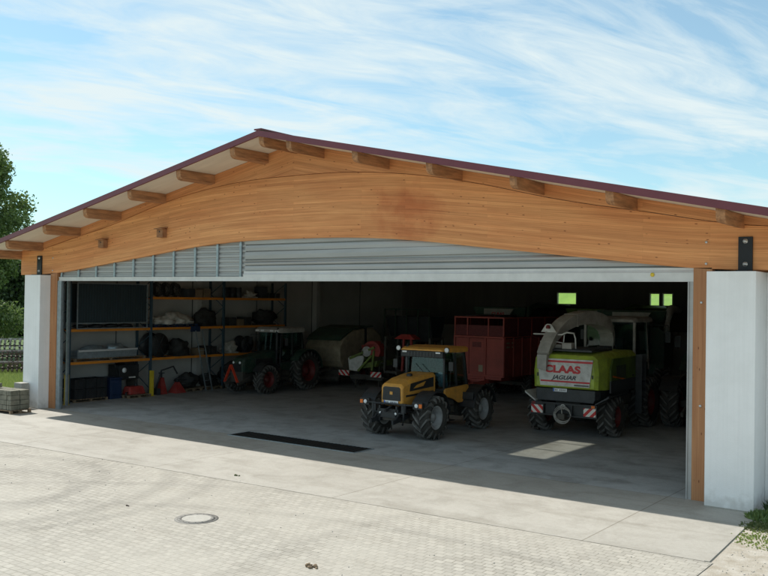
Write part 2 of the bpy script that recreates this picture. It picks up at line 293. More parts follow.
MT['dark_tarp'] = mat('dark_tarp', (.045, .045, .042), .8, scale=5, col2=(.02, .02, .02), bump=.4, bscale=9)
MT['pallet'] = mat('pallet_wood', (.30, .22, .14), .85, scale=5, col2=(.16, .11, .07), stretch=(1, 1, 5))
MT['block'] = mat('concrete_block', (.25, .24, .19), .9, scale=3.5, col2=(.13, .13, .10), bump=.6, bscale=25)
MT['iron'] = mat('rusty_iron', (.15, .12, .10), .7, metal=.4, scale=5, col2=(.075, .05, .04))
MT['iron_l'] = mat('bright_iron', (.42, .41, .40), .5, metal=.5, scale=5, col2=(.2, .17, .15))
MT['castiron'] = mat('cast_iron', (.22, .21, .19), .7, metal=.2, scale=9, col2=(.14, .135, .125), bump=.3)
MT['manhole_fill'] = mat('cover_concrete', (.40, .385, .345), .85, scale=10, col2=(.33, .315, .28), bump=.3)
MT['warn'] = stripes_mat('warning_stripes', (.75, .72, .66), (.55, .02, .02), 5.2, 45)
MT['warn2'] = stripes_mat('warning_stripes_flipped', (.75, .72, .66), (.55, .02, .02), 5.2, -45)
MT['text_red'] = mat('red_lettering', (.60, .02, .03), .4, var=.05)
MT['text_dark'] = mat('dark_lettering', (.05, .05, .06), .4, var=.05)
MT['plate'] = mat('number_plate', (.78, .80, .82), .35, var=.05)
MT['plate_blue'] = mat('plate_blue', (.03, .14, .55), .35, var=.05)
MT['bark'] = mat('bark', (.10, .075, .05), .95, scale=6, col2=(.05, .038, .028), stretch=(1, 1, .2), bump=.8, bscale=8)
MT['leaf'] = leaf_mat('leaf_mid', (.085, .15, .045), (.19, .26, .075))
MT['leaf_dark'] = leaf_mat('leaf_dark', (.025, .055, .018), (.06, .10, .03), .25)
MT['leaf_lime'] = leaf_mat('leaf_lime', (.34, .50, .07), (.48, .62, .12), .5)
MT['weed'] = leaf_mat('weed_leaf', (.07, .11, .03), (.16, .18, .06))
MT['meadow_blade'] = leaf_mat('meadow_blade', (.15, .22, .05), (.32, .38, .11))
MT['wood_box'] = mat('nest_box_wood', (.42, .20, .09), .8, scale=5, col2=(.24, .11, .05))
MT['carton'] = mat('carton', (.22, .16, .10), .85, var=.25)
MT['pit'] = mat('pit_grating', (.012, .014, .014), .6, var=.3, scale=5)

# ---------------------------------------------------------------- mesh helpers
class MB:
    def __init__(s): s.v = []; s.f = []; s.uv = None; s.sm = []
    def add(s, vs, fs, smooth=False):
        o = len(s.v); s.v += [tuple(v) for v in vs]
        for f in fs: s.f.append(tuple(i+o for i in f)); s.sm.append(smooth)
    def box(s, c, d, rot=(0, 0, 0)):
        hx, hy, hz = d[0]/2, d[1]/2, d[2]/2
        vs = [Vector((x, y, z)) for x in (-hx, hx) for y in (-hy, hy) for z in (-hz, hz)]
        if any(rot):
            from mathutils import Euler
            e = Euler(rot).to_matrix(); vs = [e @ v for v in vs]
        c = Vector(c); s.add([v+c for v in vs], [(0, 1, 3, 2), (4, 6, 7, 5), (0, 4, 5, 1), (2, 3, 7, 6), (0, 2, 6, 4), (1, 5, 7, 3)]); return s
    def b(s, x0, x1, y0, y1, z0, z1): return s.box(((x0+x1)/2, (y0+y1)/2, (z0+z1)/2), (abs(x1-x0), abs(y1-y0), abs(z1-z0)))
    def hexa(s, bot, top): s.add(list(bot)+list(top), [(3, 2, 1, 0), (4, 5, 6, 7), (0, 1, 5, 4), (1, 2, 6, 5), (2, 3, 7, 6), (3, 0, 4, 7)]); return s
    def prism(s, pts, a0, a1, axis='x', smooth=False):
        """closed polygon pts (2D) extruded along axis; axis x: pts=(y,z); y: pts=(x,z); z: pts=(x,y)"""
        def P(p, a): return (a, p[0], p[1]) if axis == 'x' else (p[0], a, p[1]) if axis == 'y' else (p[0], p[1], a)
        n = len(pts); vs = [P(p, a0) for p in pts]+[P(p, a1) for p in pts]
        s.add(vs, [tuple(range(n))[::-1], tuple(range(n, 2*n))]+[(i, (i+1) % n, n+(i+1) % n, n+i) for i in range(n)], smooth); return s
    def loft(s, rings, smooth=True, cap=True, closed=True):
        n = len(rings[0]); vs = [p for r in rings for p in r]; fs = []
        for k in range(len(rings)-1):
            for i in range(n if closed else n-1):
                j = (i+1) % n; fs.append((k*n+i, k*n+j, (k+1)*n+j, (k+1)*n+i))
        if cap: fs.append(tuple(range(n))[::-1]); fs.append(tuple((len(rings)-1)*n+i for i in range(n)))
        s.add(vs, fs, smooth); return s
    def tube(s, pts, r, seg=8, smooth=True):
        pts = [Vector(p) for p in pts]; rs = r if isinstance(r, (list, tuple)) else [r]*len(pts); rings = []
        up0 = Vector((0, 0, 1))
        for i, p in enumerate(pts):
            d = (pts[min(i+1, len(pts)-1)]-pts[max(i-1, 0)]).normalized()
            u = up0 if abs(d.dot(up0)) < .95 else Vector((1, 0, 0))
            a = d.cross(u).normalized(); b_ = d.cross(a).normalized()
            rings.append([p+(a*math.cos(t)+b_*math.sin(t))*rs[i] for t in [2*math.pi*k/seg for k in range(seg)]])
        return s.loft(rings, smooth)
    def bar(s, p0, p1, w, h):
        """rectangular bar between two points"""
        p0, p1 = Vector(p0), Vector(p1); d = (p1-p0).normalized(); u = Vector((0, 0, 1)) if abs(d.z) < .95 else Vector((0, 1, 0))
        a = d.cross(u).normalized()*w/2; b_ = d.cross(a).normalized()*h/2
        return s.hexa([p0-a-b_, p0+a-b_, p0+a+b_, p0-a+b_], [p1-a-b_, p1+a-b_, p1+a+b_, p1-a+b_])
    def lathe(s, prof, c, axis='x', seg=32, smooth=True, cap=False):
        """prof: (a along axis, radius)"""
        c = Vector(c); rings = []
        for a, r in prof:
            ring = []
            for k in range(seg):
                t = 2*math.pi*k/seg; u, v = r*math.cos(t), r*math.sin(t)
                ring.append(c+Vector((a, u, v) if axis == 'x' else (u, a, v) if axis == 'y' else (u, v, a)))
            rings.append(ring)
        return s.loft(rings, smooth, cap)
    def ell(s, c, r, seed=0, amp=.12, seg=16, rows=10, flat=0):
        c = Vector(c); rings = []
        for j in range(rows+1):
            ph = math.pi*j/rows; ring = []
            for k in range(seg):
                t = 2*math.pi*k/seg; d = Vector((math.sin(ph)*math.cos(t), math.sin(ph)*math.sin(t), -math.cos(ph)))
                q = 1+amp*mnoise.noise(d*1.8+Vector((seed*3.1, seed, 0)))*2+amp*.5*mnoise.noise(d*5+Vector((seed, 2, 0)))
                p = Vector((d.x*r[0], d.y*r[1], d.z*r[2]))*q
                if flat and p.z < -r[2]*flat: p.z = -r[2]*flat
                ring.append(c+p)
            rings.append(ring)
        return s.loft(rings, True)
    def build(s, name, m, parent=None, bevel=0, seg=2):
        me = bpy.data.meshes.new(name); me.from_pydata(s.v, [], s.f); me.update()
        bm = bmesh.new(); bm.from_mesh(me); bmesh.ops.recalc_face_normals(bm, faces=bm.faces); bm.to_mesh(me); bm.free()
        if any(s.sm): me.polygons.foreach_set('use_smooth', s.sm)
        me.materials.append(m if not isinstance(m, str) else MT[m])
        o = bpy.data.objects.new(name, me); C.objects.link(o)
        if parent: o.parent = parent
        if bevel:
            bv = o.modifiers.new('bevel', 'BEVEL'); bv.width = bevel; bv.segments = seg; bv.limit_method = 'ANGLE'; bv.angle_limit = R(40)
        return o

def thing(name, label, cat, loc=(0, 0, 0), rz=0, group=None):
    o = bpy.data.objects.new(name, None); C.objects.link(o); o.location = loc; o.rotation_euler = (0, 0, rz); o.empty_display_size = .3
    o['label'] = label; o['category'] = cat
    if group: o['group'] = group
    return o
def tag(o, label, cat, group=None):
    o['label'] = label; o['category'] = cat
    if group: o['group'] = group
    return o
def struct(name, mb, m):
    o = mb.build(name, m); o['kind'] = 'structure'; return o
def copy_tree(o, parent=None):
    c = o.copy(); C.objects.link(c); c.parent = parent
    for ch in [x for x in list(C.objects) if x.parent == o]: copy_tree(ch, c)
    return c

def text_mesh(name, txt, size, m, parent, loc, rot, shear=0, bold=0, sx=1.):
    cu = bpy.data.curves.new(name, 'FONT'); cu.body = txt; cu.size = size; cu.extrude = .003; cu.shear = shear; cu.offset = bold
    cu.align_x = 'CENTER'; cu.align_y = 'CENTER'
    to = bpy.data.objects.new(name, cu); C.objects.link(to)
    dg = bpy.context.evaluated_depsgraph_get(); me = bpy.data.meshes.new_from_object(to.evaluated_get(dg))
    bpy.data.objects.remove(to); me.materials.append(MT[m])
    for v in me.vertices: v.co.x *= sx
    o = bpy.data.objects.new(name, me); C.objects.link(o); o.parent = parent; o.location = loc; o.rotation_euler = rot
    return o

# ================================================================ GROUND
g = MB(); nx = 60
g.add([(-1500, -1500, -.03), (1500, -1500, -.03), (1500, 1500, -.03), (-1500, 1500, -.03)], [(0, 1, 2, 3)])
struct('ground', g, 'ground')
g = MB(); g.add([(14.1, -60, -.012), (60, -60, -.012), (60, 40, -.012), (15.0, 40, -.012), (15.0, .0, -.012), (14.1, 0, -.012)], [(0, 1, 2, 3, 4, 5)])
struct('gravel_ground', g, 'gravel')
g = MB(); g.add([(-19.5, -60, .0), (14.42, -60, .0), (14.42, -4.84, .0), (-19.5, -6.3, .0)], [(0, 1, 2, 3)])
struct('paved_yard', g, 'pavers')
g = MB(); g.b(-19.5, 14.32, -4.2, -.002, -.1, .004)
g2 = MB(); g2.add([(-19.5, -6.28, .006), (14.27, -4.86, .006), (14.05, -.002, .006), (-15.0, -.002, .006), (-15.3, .4, .006), (-19.5, .4, .006)], [(0, 1, 2, 3, 4, 5)])
struct('concrete_apron', g2, 'apron')
g = MB(); g.add([(-14.8, 0, .005), (14.8, 0, .005), (14.8, 27.2, .005), (-14.8, 27.2, .005)], [(0, 1, 2, 3)])
struct('hall_floor', g, 'floor')
# kerb strip on the right end of the apron
g = MB(); g.bar((14.31, -4.84, -.012), (14.09, -.1, -.012), .09, .05)
struct('kerb_strip', g, 'apron')

# ================================================================ MACHINE HALL
SL = .2078
def zr(x): return 9.43-SL*abs(x)            # underside of the roof
hall = thing('machine_hall', 'wide timber machine hall with low gable roof, purple fascia and huge open doorway', 'building')
YB = 27.0
def slab(mb, x0, x1, y0, y1, t0, t1):
    mb.hexa([(x0, y0, zr(x0)+t0), (x1, y0, zr(x1)+t0), (x1, y1, zr(x1)+t0), (x0, y1, zr(x0)+t0)],
            [(x0, y0, zr(x0)+t1), (x1, y0, zr(x1)+t1), (x1, y1, zr(x1)+t1), (x0, y1, zr(x0)+t1)])
EX = 15.3
HX0, HX1, HY0, HY1 = -1.05, .12, 2.9, 6.5
def roof_sheets(t0, t1, ya, yb, inset=0):
    m = MB()
    slab(m, -EX+inset, 0, ya, HY0, t0, t1); slab(m, -EX+inset, 0, HY1, yb, t0, t1); slab(m, -EX+inset, HX0, HY0, HY1, t0, t1)
    slab(m, 0, EX-inset, ya, HY0, t0, t1); slab(m, 0, EX-inset, HY1, yb, t0, t1); slab(m, HX1, EX-inset, HY0, HY1, t0, t1)
    return m
so = roof_sheets(.002, .05, -1.57, YB+.9, .03).build('soffit', 'soffit', hall)
rs = roof_sheets(.052, .15, -1.57, YB+.9, .03).build('roof', 'roofsheet', hall)
m = MB()
for sgn in (-1, 1):
    a = (0, -1.63); x1 = EX*sgn
    m.hexa([(0, -1.64, zr(0)-.01), (x1, -1.64, zr(x1)-.01), (x1, -1.573, zr(x1)-.01), (0, -1.573, zr(0)-.01)],
           [(0, -1.64, zr(0)+.17), (x1, -1.64, zr(x1)+.17), (x1, -1.573, zr(x1)+.17), (0, -1.573, zr(0)+.17)])
    m.b(x1, x1-.028*sgn, -1.57, YB+.9, zr(x1)-.02, zr(x1)+.17)
m.build('fascia', 'fascia', rs)
m = MB(); m.bar((0, -1.66, 9.625), (0, HY0, 9.625), .3, .04); m.bar((0, HY1, 9.625), (0, YB+.9, 9.625), .3, .04); m.build('ridge_cap', 'fascia', rs)
# skylight
m = MB(); slab(m, HX0+.001, 0, HY0+.001, HY1-.001, .08, .09); slab(m, 0, HX1-.001, HY0+.001, HY1-.001, .08, .09)
sk = m.build('skylight', 'skyglass', rs)
for y in (HY0+1.5, HY0+3.05):
    m = MB()
    for x0, x1 in ((HX0, 0), (0, HX1)): slab(m, x0+.002, x1-.002 if x1 > 0 else x1, y-.04, y+.04, .0, .07)
    m.build('glazing_bar', 'galv', rs)

# front purlins
def purlin(x, xo=None):
    m = MB(); zt = zr(x)-.004; w_ = .2; h = .305
    # cantilever end is cut with a rounded lower corner
    pts = [(-1.56, zt), (-1.56, zt-.1), (-1.54, zt-.22), (-1.47, zt-.285), (-1.36, zt-h), (2.0, zt-h), (2.0, zt)]
    vs = []
    s_ = SL*(-1 if x > 0 else 1)
    m.prism(pts, x-w_/2, x+w_/2, 'x')
    m.v = [(a, b_, c+(a-x)*s_) for a, b_, c in m.v]
    return m.build('purlin', 'purlin', hall, .008)
for k in range(6):
    for sgn in (-1, 1): purlin(sgn*(1.172+2.4777*k))
purlin(.06); purlin(-15.1); purlin(15.1)

# glulam arch: bottom and seam curves
BOT = [(-15.04, 5.33), (-12.6, 5.40), (-9.79, 5.69), (-6.78, 6.02), (-4.47, 6.27), (-2.34, 6.40), (0, 6.43), (2.34, 6.40), (4.47, 6.27), (6.78, 6.02), (9.79, 5.69), (12.6, 5.40), (15.04, 5.33)]
SEAM = [(-15.04, 6.26), (-13.4, 6.40), (-11.5, 6.74), (-9.1, 7.18), (-6.8, 7.72), (-4.8, 8.10), (-2.37, 8.36), (0, 8.41), (2.37, 8.36), (4.8, 8.10), (6.8, 7.72), (9.1, 7.18), (11.5, 6.74), (13.4, 6.40), (15.04, 6.26)]
def interp(T, x):
    for i in range(len(T)-1):
        if T[i][0] <= x <= T[i+1][0]:
            # catmull-rom
            p0 = T[max(i-1, 0)]; p1 = T[i]; p2 = T[i+1]; p3 = T[min(i+2, len(T)-1)]
            t = (x-p1[0])/(p2[0]-p1[0]); m1 = (p2[1]-p0[1])/(p2[0]-p0[0]); m2 = (p3[1]-p1[1])/(p3[0]-p1[0]); h = p2[0]-p1[0]
            return (2*t**3-3*t*t+1)*p1[1]+(t**3-2*t*t+t)*h*m1+(-2*t**3+3*t*t)*p2[1]+(t**3-t*t)*h*m2
    return T[-1][1] if x > 0 else T[0][1]
def arch(name, fb, ft, y0, y1, m, parent, xr=15.04, mode='arch', n=96):
    me = bpy.data.meshes.new(name); V = []; F = []; UV = []; rows = 8
    xs = [-xr+2*xr*i/n for i in range(n+1)]
    for y in (y0, y1):
        for x in xs:
            for j in range(rows+1): V.append((x, y, fb(x)+(ft(x)-fb(x))*j/rows))
    st = rows+1; off = (n+1)*st
    for i in range(n):
        for j in range(rows):
            a = i*st+j; F.append((a, a+st, a+st+1, a+1)); F.append((off+a+1, off+a+st+1, off+a+st, off+a))
        a = i*st; F.append((a, off+a, off+a+st, a+st)); a = i*st+rows; F.append((a, a+st, off+a+st, off+a))
    for i in (0, n):
        a = i*st
        F.append(tuple(a+j for j in range(rows+1))+tuple(off+a+j for j in range(rows, -1, -1)))
    me.from_pydata(V, [], F); me.update(); uvl = me.uv_layers.new(name='UVMap')
    for lp in me.loops:
        x, y, z = me.vertices[lp.vertex_index].co
        if mode == 'arch': v = (z-fb(x)*.985)*1.0
        else: v = z-ft(x)
        uvl.data[lp.index].uv = (x, v+(y-y0)*.3)
    me.materials.append(MT[m]); o = bpy.data.objects.new(name, me); C.objects.link(o); o.parent = parent; return o
fb = lambda x: interp(BOT, x); fs = lambda x: min(interp(SEAM, x), zr(x)-.03)
arch('arched_beam', fb, fs, 0, .22, 'beam', hall)
arch('gable_board', lambda x: fs(x)+.014, lambda x: zr(x)-.002, -.03, .2, 'gable', hall, 15.03, 'top')
# little bolts on the beam
for x, z in ((12.82, 6.0), (12.82, 5.5), (-12.82, 6.0), (-12.82, 5.5), (12.72, 4.6), (12.72, 2.2)):
    m = MB(); m.lathe([(.0, .03), (-.018, .03), (-.018, .0)], (x, -.001 if z > 5.3 else -.002, z), 'y', 10); m.build('bolt', 'bolt', hall)
for sgn in (-1, 1):
    def X(a): return a*sgn
    m = MB(); m.b(X(12.53), X(12.955), 0, .24, 0, fb(12.7)+.02) ; m.build('timber_post', 'post', hall, .006)
    m = MB(); m.b(X(12.962), X(14.03), -.46, .24 if sgn < 0 else .95, 0, 5.31); m.b(X(14.032), X(14.8), .5, .75, 0, 5.31); m.build('wing_wall', 'wall_white', hall, .012)
    m = MB(); m.b(X(12.965), X(14.025), -.468, -.4605, .0, .03); m.build('plinth', 'manhole_fill', hall)
    br = MB(); br.b(X(13.54), X(13.85), -.045, -.002, 5.32, 6.10); br.b(X(13.56), X(13.83), -.3, -.05, 5.312, 5.34); br = br.build('steel_bracket', 'bracket', hall, .004)
    for z in (6.0, 5.48):
        m = MB(); m.lathe([(.0, .055), (-.012, .055), (-.014, .03), (-.04, .03), (-.04, 0)], (X(13.695), -.045, z), 'y', 14); m.build('bolt', 'bolt', br)
    # side walls
    m = MB(); m.b(X(14.66), X(15.02), .26, YB, 0, zr(15)-.02); m.build('side_wall', 'wall_in', hall)
    m = MB()
    for k in range(1, 6): m.b(X(14.645), X(14.658), 4.5*k-.02, 4.5*k+.02, 0, 5.6)
    m.build('panel_joint', 'darkgrey', hall)
# back wall with three windows (two grouped on the right)
WZ0, WZ1 = 4.36, 5.08
WIN = [(-3.66, -2.42), (1.83, 2.42), (2.54, 3.13)]
from_x = -15.02; m = MB()
m.b(-15.02, 15.02, YB, YB+.3, 0, 3.0); m.build('back_wall', 'wall_in', hall)
m = MB(); m.b(-15.02, 15.02, YB+.05, YB+.3, 3.0, WZ0)
xs = [-15.02]+[v for w_ in WIN for v in w_]+[15.02]
for i in range(0, len(xs), 2): m.b(xs[i], xs[i+1], YB+.05, YB+.3, WZ0, WZ1)
n_ = 20
for i in range(n_):
    x0 = -15.02+30.04*i/n_; x1 = -15.02+30.04*(i+1)/n_
    m.hexa([(x0, YB+.05, WZ1), (x1, YB+.05, WZ1), (x1, YB+.3, WZ1), (x0, YB+.3, WZ1)], [(x0, YB+.05, zr(x0)-.01), (x1, YB+.05, zr(x1)-.01), (x1, YB+.3, zr(x1)-.01), (x0, YB+.3, zr(x0)-.01)])
m.build('back_gable', 'wall_dark', hall)
for x0, x1 in WIN:
    m = MB(); t_ = .05
    m.b(x0, x0+t_, YB+.03, YB+.2, WZ0, WZ1); m.b(x1-t_, x1, YB+.03, YB+.2, WZ0, WZ1); m.b(x0+t_, x1-t_, YB+.03, YB+.2, WZ0, WZ0+t_); m.b(x0+t_, x1-t_, YB+.03, YB+.2, WZ1-t_, WZ1)
    f = m.build('window', 'rail', hall); m = MB(); m.b(x0+t_, x1-t_, YB+.11, YB+.12, WZ0+t_, WZ1-t_); m.build('pane', 'winglass', f)
# inner roof beams
for y in (9., 18.):
    arch('roof_beam', lambda x: fb(x)+.15, lambda x: zr(x)-.27, y, y+.22, 'gable', hall, 14.6, n=48)
    for sgn in (-1, 1):
        m = MB(); m.b(sgn*14.3, sgn*14.62, y, y+.3, 0, 5.6); m.build('inner_post', 'wall_in', hall)

# ---- door header: folded shutter, rail, guide posts
door = hall
m = MB()
z = 5.42
def slatband(mb, x0, x1, yf, z0, pitch, n, dep):
    for k in range(n):
        a = z0+k*pitch
        if a+.05 > 6.5: break
        mb.prism([(yf+dep, a), (yf, a+.012), (yf, a+pitch*.55), (yf+dep*.9, a+pitch*.72), (yf+dep*.9, a+pitch-.004), (yf+dep+.02, a+pitch-.004), (yf+dep+.02, a)], x0, x1)
slatband(m, -12.45, -2.2, .13, 5.24, .16, 8, .035)
m.build('shutter_slats', 'slat', hall)
m = MB(); a = 5.42
random.seed(3)
for k in range(7):
    p_ = (.19, .11, .08, .27, .22, .30, .2, .12, .12)[k]
    yf = .095+(.02, .0, .025, .01, .03, 0, .02, .01, .02)[k]
    m.prism([(yf+.03, a), (yf, a+.015), (yf-.012, a+p_*.5), (yf+.005, a+p_-.03), (yf+.03, a+p_-.012), (yf+.045, a+p_-.012), (yf+.045, a)], -2.2, 12.45)
    q0 = len(m.v)-14
    for q in range(q0, len(m.v)): vx, vy, vz = m.v[q]; m.v[q] = (vx, vy, vz+(.03, .05, -.03, .06, .0, .04, 0)[k]*(vx+2.2)/14.6)
    a += p_
m.b(-2.19, 12.44, .17, .185, 5.42, 6.5); m.build('folded_shutter', 'slat', hall)
m = MB(); m.b(-12.45, -2.2, .05, .25, 5.085, 5.235); m.b(-12.45, -2.2, .035, .05, 5.085, 5.12); m.b(-12.45, -2.2, .035, .05, 5.2, 5.235)
m.build('header_rail', 'rail', hall)
m = MB(); m.b(-2.198, 12.525, .03, .25, 5.085, 5.30); m.b(-2.198, 12.525, .02, .03, 5.085, 5.12); m.prism([(.03, 5.302), (.06, 5.36), (.06, 5.415), (.24, 5.415), (.24, 5.302)], -2.198, 12.525)
m.build('header_rail', 'rail', hall)
m = MB(); m.lathe([(.0, .05), (-.01, .05), (-.01, 0)], (11.55, .019, 5.25), 'y', 12); m.build('round_sticker', 'safety', hall)
for k in range(10):
    x = -12.35+1.107*k
    zt = fb(x)+.05; zb = 5.2
    if x < -11.6 or zt < zb+.1: zt = zb+.25
    m = MB(); m.b(x-.04, x+.04, .075, .125, zb, zt); m.b(x-.055, x+.055, .07, .0749, zt-.2 if zt-.2 > zb else zb, zt-.13); m.build('shutter_bracket', 'galv', hall)
for sgn in (-1, 1):
    m = MB(); xa = 12.24 if sgn < 0 else 12.40
    m.b(sgn*xa, sgn*12.525, .03, .09, 0, 5.083); m.b(sgn*12.46, sgn*12.525, .091, .3, 0, 5.08); m.b(sgn*xa, sgn*(xa+.03), .0, .029, 0, 5.083); m.build('guide_rail', 'galv' if sgn < 0 else 'slat', hall, .004)
m = MB(); m.b(-13.08, -12.98, .84, .94, 0, 5.1); m.build('guide_post', 'galv', hall, .006)

# nest boxes under the eave
for i, (x, z_, lab) in enumerate(((-9.5, 6.50, 'small wooden bird box on the beam, the one nearer the left pillar'), (-6.15, 6.80, 'small wooden bird box on the beam, the one nearer the gable peak'))):
    t = thing('bird_box', lab, 'bird box', (x, 0, z_), 0, 'bird boxes on the beam')
    m = MB(); m.b(-.16, .16, -.2, -.002, -.17, .13); m.build('box', 'wood_box', t, .006)
    m = MB(); m.box((0, -.13, .16), (.42, .34, .03), (.2, 0, 0)); m.build('lid', 'wood_box', t)
    m = MB(); m.lathe([(0, .03), (-.004, .03), (-.004, 0)], (0, -.2, .03), 'y', 12); m.build('entrance_hole', 'black', t)

# ================================================================ wheels
def tyre_mesh(mb, c, Rr, W, rim, n=20, flip=1):
    sh = Rr-rim
    mb.lathe([(-W*.36, rim), (-W*.47, rim+sh*.25), (-W*.5, rim+sh*.55), (-W*.46, Rr-.12), (-W*.38, Rr-.075), (0, Rr-.06), (W*.38, Rr-.075), (W*.46, Rr-.12), (W*.5, rim+sh*.55), (W*.47, rim+sh*.25), (W*.36, rim)], c, 'x', 48)
    c = Vector(c)
    for k in range(n):
        for sd in (-1, 1):
            a0 = 2*math.pi*(k+(.5 if sd > 0 else 0))/n; sw = 2*math.pi/n*1.15*flip
            st = [(0.02*sd, a0, Rr-.065, Rr), (W*.26*sd, a0-sw*.45, Rr-.075, Rr), (W*.46*sd, a0-sw*.85, Rr-.13, Rr-.012), (W*.52*sd, a0-sw*.9, Rr-.22, Rr-.13)]
            rings = []; tw = math.pi/n*.33
            for (x, a, r0, r1) in st:
                rings.append([c+Vector((x, math.cos(a+q)*r, math.sin(a+q)*r)) for q, r in ((-tw, r0), (tw, r0), (tw*.8, r1), (-tw*.8, r1))])
            if st[-1]: rings[-1] = [p-Vector((0, 0, 0)) for p in rings[-1]]
            mb.loft(rings, False)
def wheel(parent, c, Rr, W, rim, side, rimmat, n=20, flip=1):
    """hub disc with the tyre and the rim as its pieces; side=+1 outer face towards +x"""
    s = side; c = Vector(c)
    m = MB(); m.lathe([(s*(-.02), rim*.62), (s*.02, rim*.6), (s*.04, rim*.34), (s*.13, rim*.30), (s*.15, rim*.12), (s*.15, 0.)], c, 'x', 28)
    for k in range(8):
        a = 2*math.pi*k/8; m.lathe([(s*.02, .02), (s*.065, .018), (s*.065, 0)], c+Vector((0, math.cos(a)*rim*.47, math.sin(a)*rim*.47)), 'x', 6)
    m.lathe([(-s*.15, .12), (-s*.02, .12)], c, 'x', 12)
    h = m.build('wheel', rimmat, parent)
    m = MB(); tyre_mesh(m, c, Rr, W, rim, n, flip); to = m.build('tyre', 'rubber', h); to.data.materials.append(MT['lug'])
    nb = 10*48+2
    for i in range(nb, len(to.data.polygons)): to.data.polygons[i].material_index = 1
    m = MB(); m.lathe([(-W*.37, rim+.02), (-W*.37, rim-.03), (-W*.25, rim-.06), (s*-.02, rim*.62), (-W*.25 if False else s*.0, rim*.6), (W*.25, rim-.06), (W*.37, rim-.03), (W*.37, rim+.02)] if s > 0 else
                      [(W*.37, rim+.02), (W*.37, rim-.03), (W*.25, rim-.06), (.02, rim*.62), (0, rim*.6), (-W*.25, rim-.06), (-W*.37, rim-.03), (-W*.37, rim+.02)], c, 'x', 36)
    m.build('rim', rimmat, h)
    return h
def fender(mb, cx, cy, cz, r, w, a0, a1, th=.03, seg=12):
    """arched guard around the axle at (cy,cz); angles in degrees, 0=+y, 90=up"""
    rings = []
    for k in range(seg+1):
        a = R(a0+(a1-a0)*k/seg); co, si = math.cos(a), math.sin(a)
        rings.append([(cx-w/2, cy+co*r, cz+si*r), (cx+w/2, cy+co*r, cz+si*r), (cx+w/2, cy+co*(r+th), cz+si*(r+th)), (cx-w/2, cy+co*(r+th), cz+si*(r+th))])
    mb.loft(rings, False)
def num_plate(parent, c, w_=.52, h=.12, d=-1):
    m = MB(); m.box(c, (w_, .012, h)); p = m.build('number_plate', 'plate', parent)
    m = MB(); m.box((c[0]-w_*.45, c[1]+d*.008, c[2]), (w_*.09, .004, h*.94)); m.build('plate_band', 'plate_blue', p)
    for k in range(7):
        if k in (2,): continue
        m = MB(); m.box((c[0]-w_*.33+k*w_*.115, c[1]+d*.008, c[2]), (w_*.05, .004, h*.55)); m.build('plate_mark', 'text_dark', p)
def lamp(parent, c, r, name='headlight', d=-1, m_='lamp'):
    m = MB(); m.lathe([(.07*-d, r*.4), (.03*-d, r), (0, r*1.05), (-.01*-d, r*.95)], c, 'y', 16); h = m.build(name, 'black', parent)
    m = MB(); m.lathe([(.0, r*.93), (.015*d, r*.85), (.028*d, r*.5), (.032*d, 0)], c, 'y', 16); m.build('lens', m_, h)
def cab_seat(parent, c):
    m = MB(); m.box(c, (.5, .5, .12)); m.box((c[0], c[1]+.27, c[2]+.38), (.48, .12, .66), (-.12, 0, 0)); m.build('seat', 'black', parent, .04)
def steering(parent, c, tilt=.6):
    m = MB(); pts = []
    for k in range(17):
        a = 2*math.pi*k/16; p = Vector((math.cos(a)*.2, math.sin(a)*.2*math.cos(tilt), math.sin(a)*.2*math.sin(tilt))); pts.append(p+Vector(c))
    m.tube(pts, .016, 6); m.tube([Vector(c), Vector(c)+Vector((0, -.25, -.45))], .03, 6); m.box(c, (.34, .04, .03)); m.build('steering_wheel', 'black', parent)

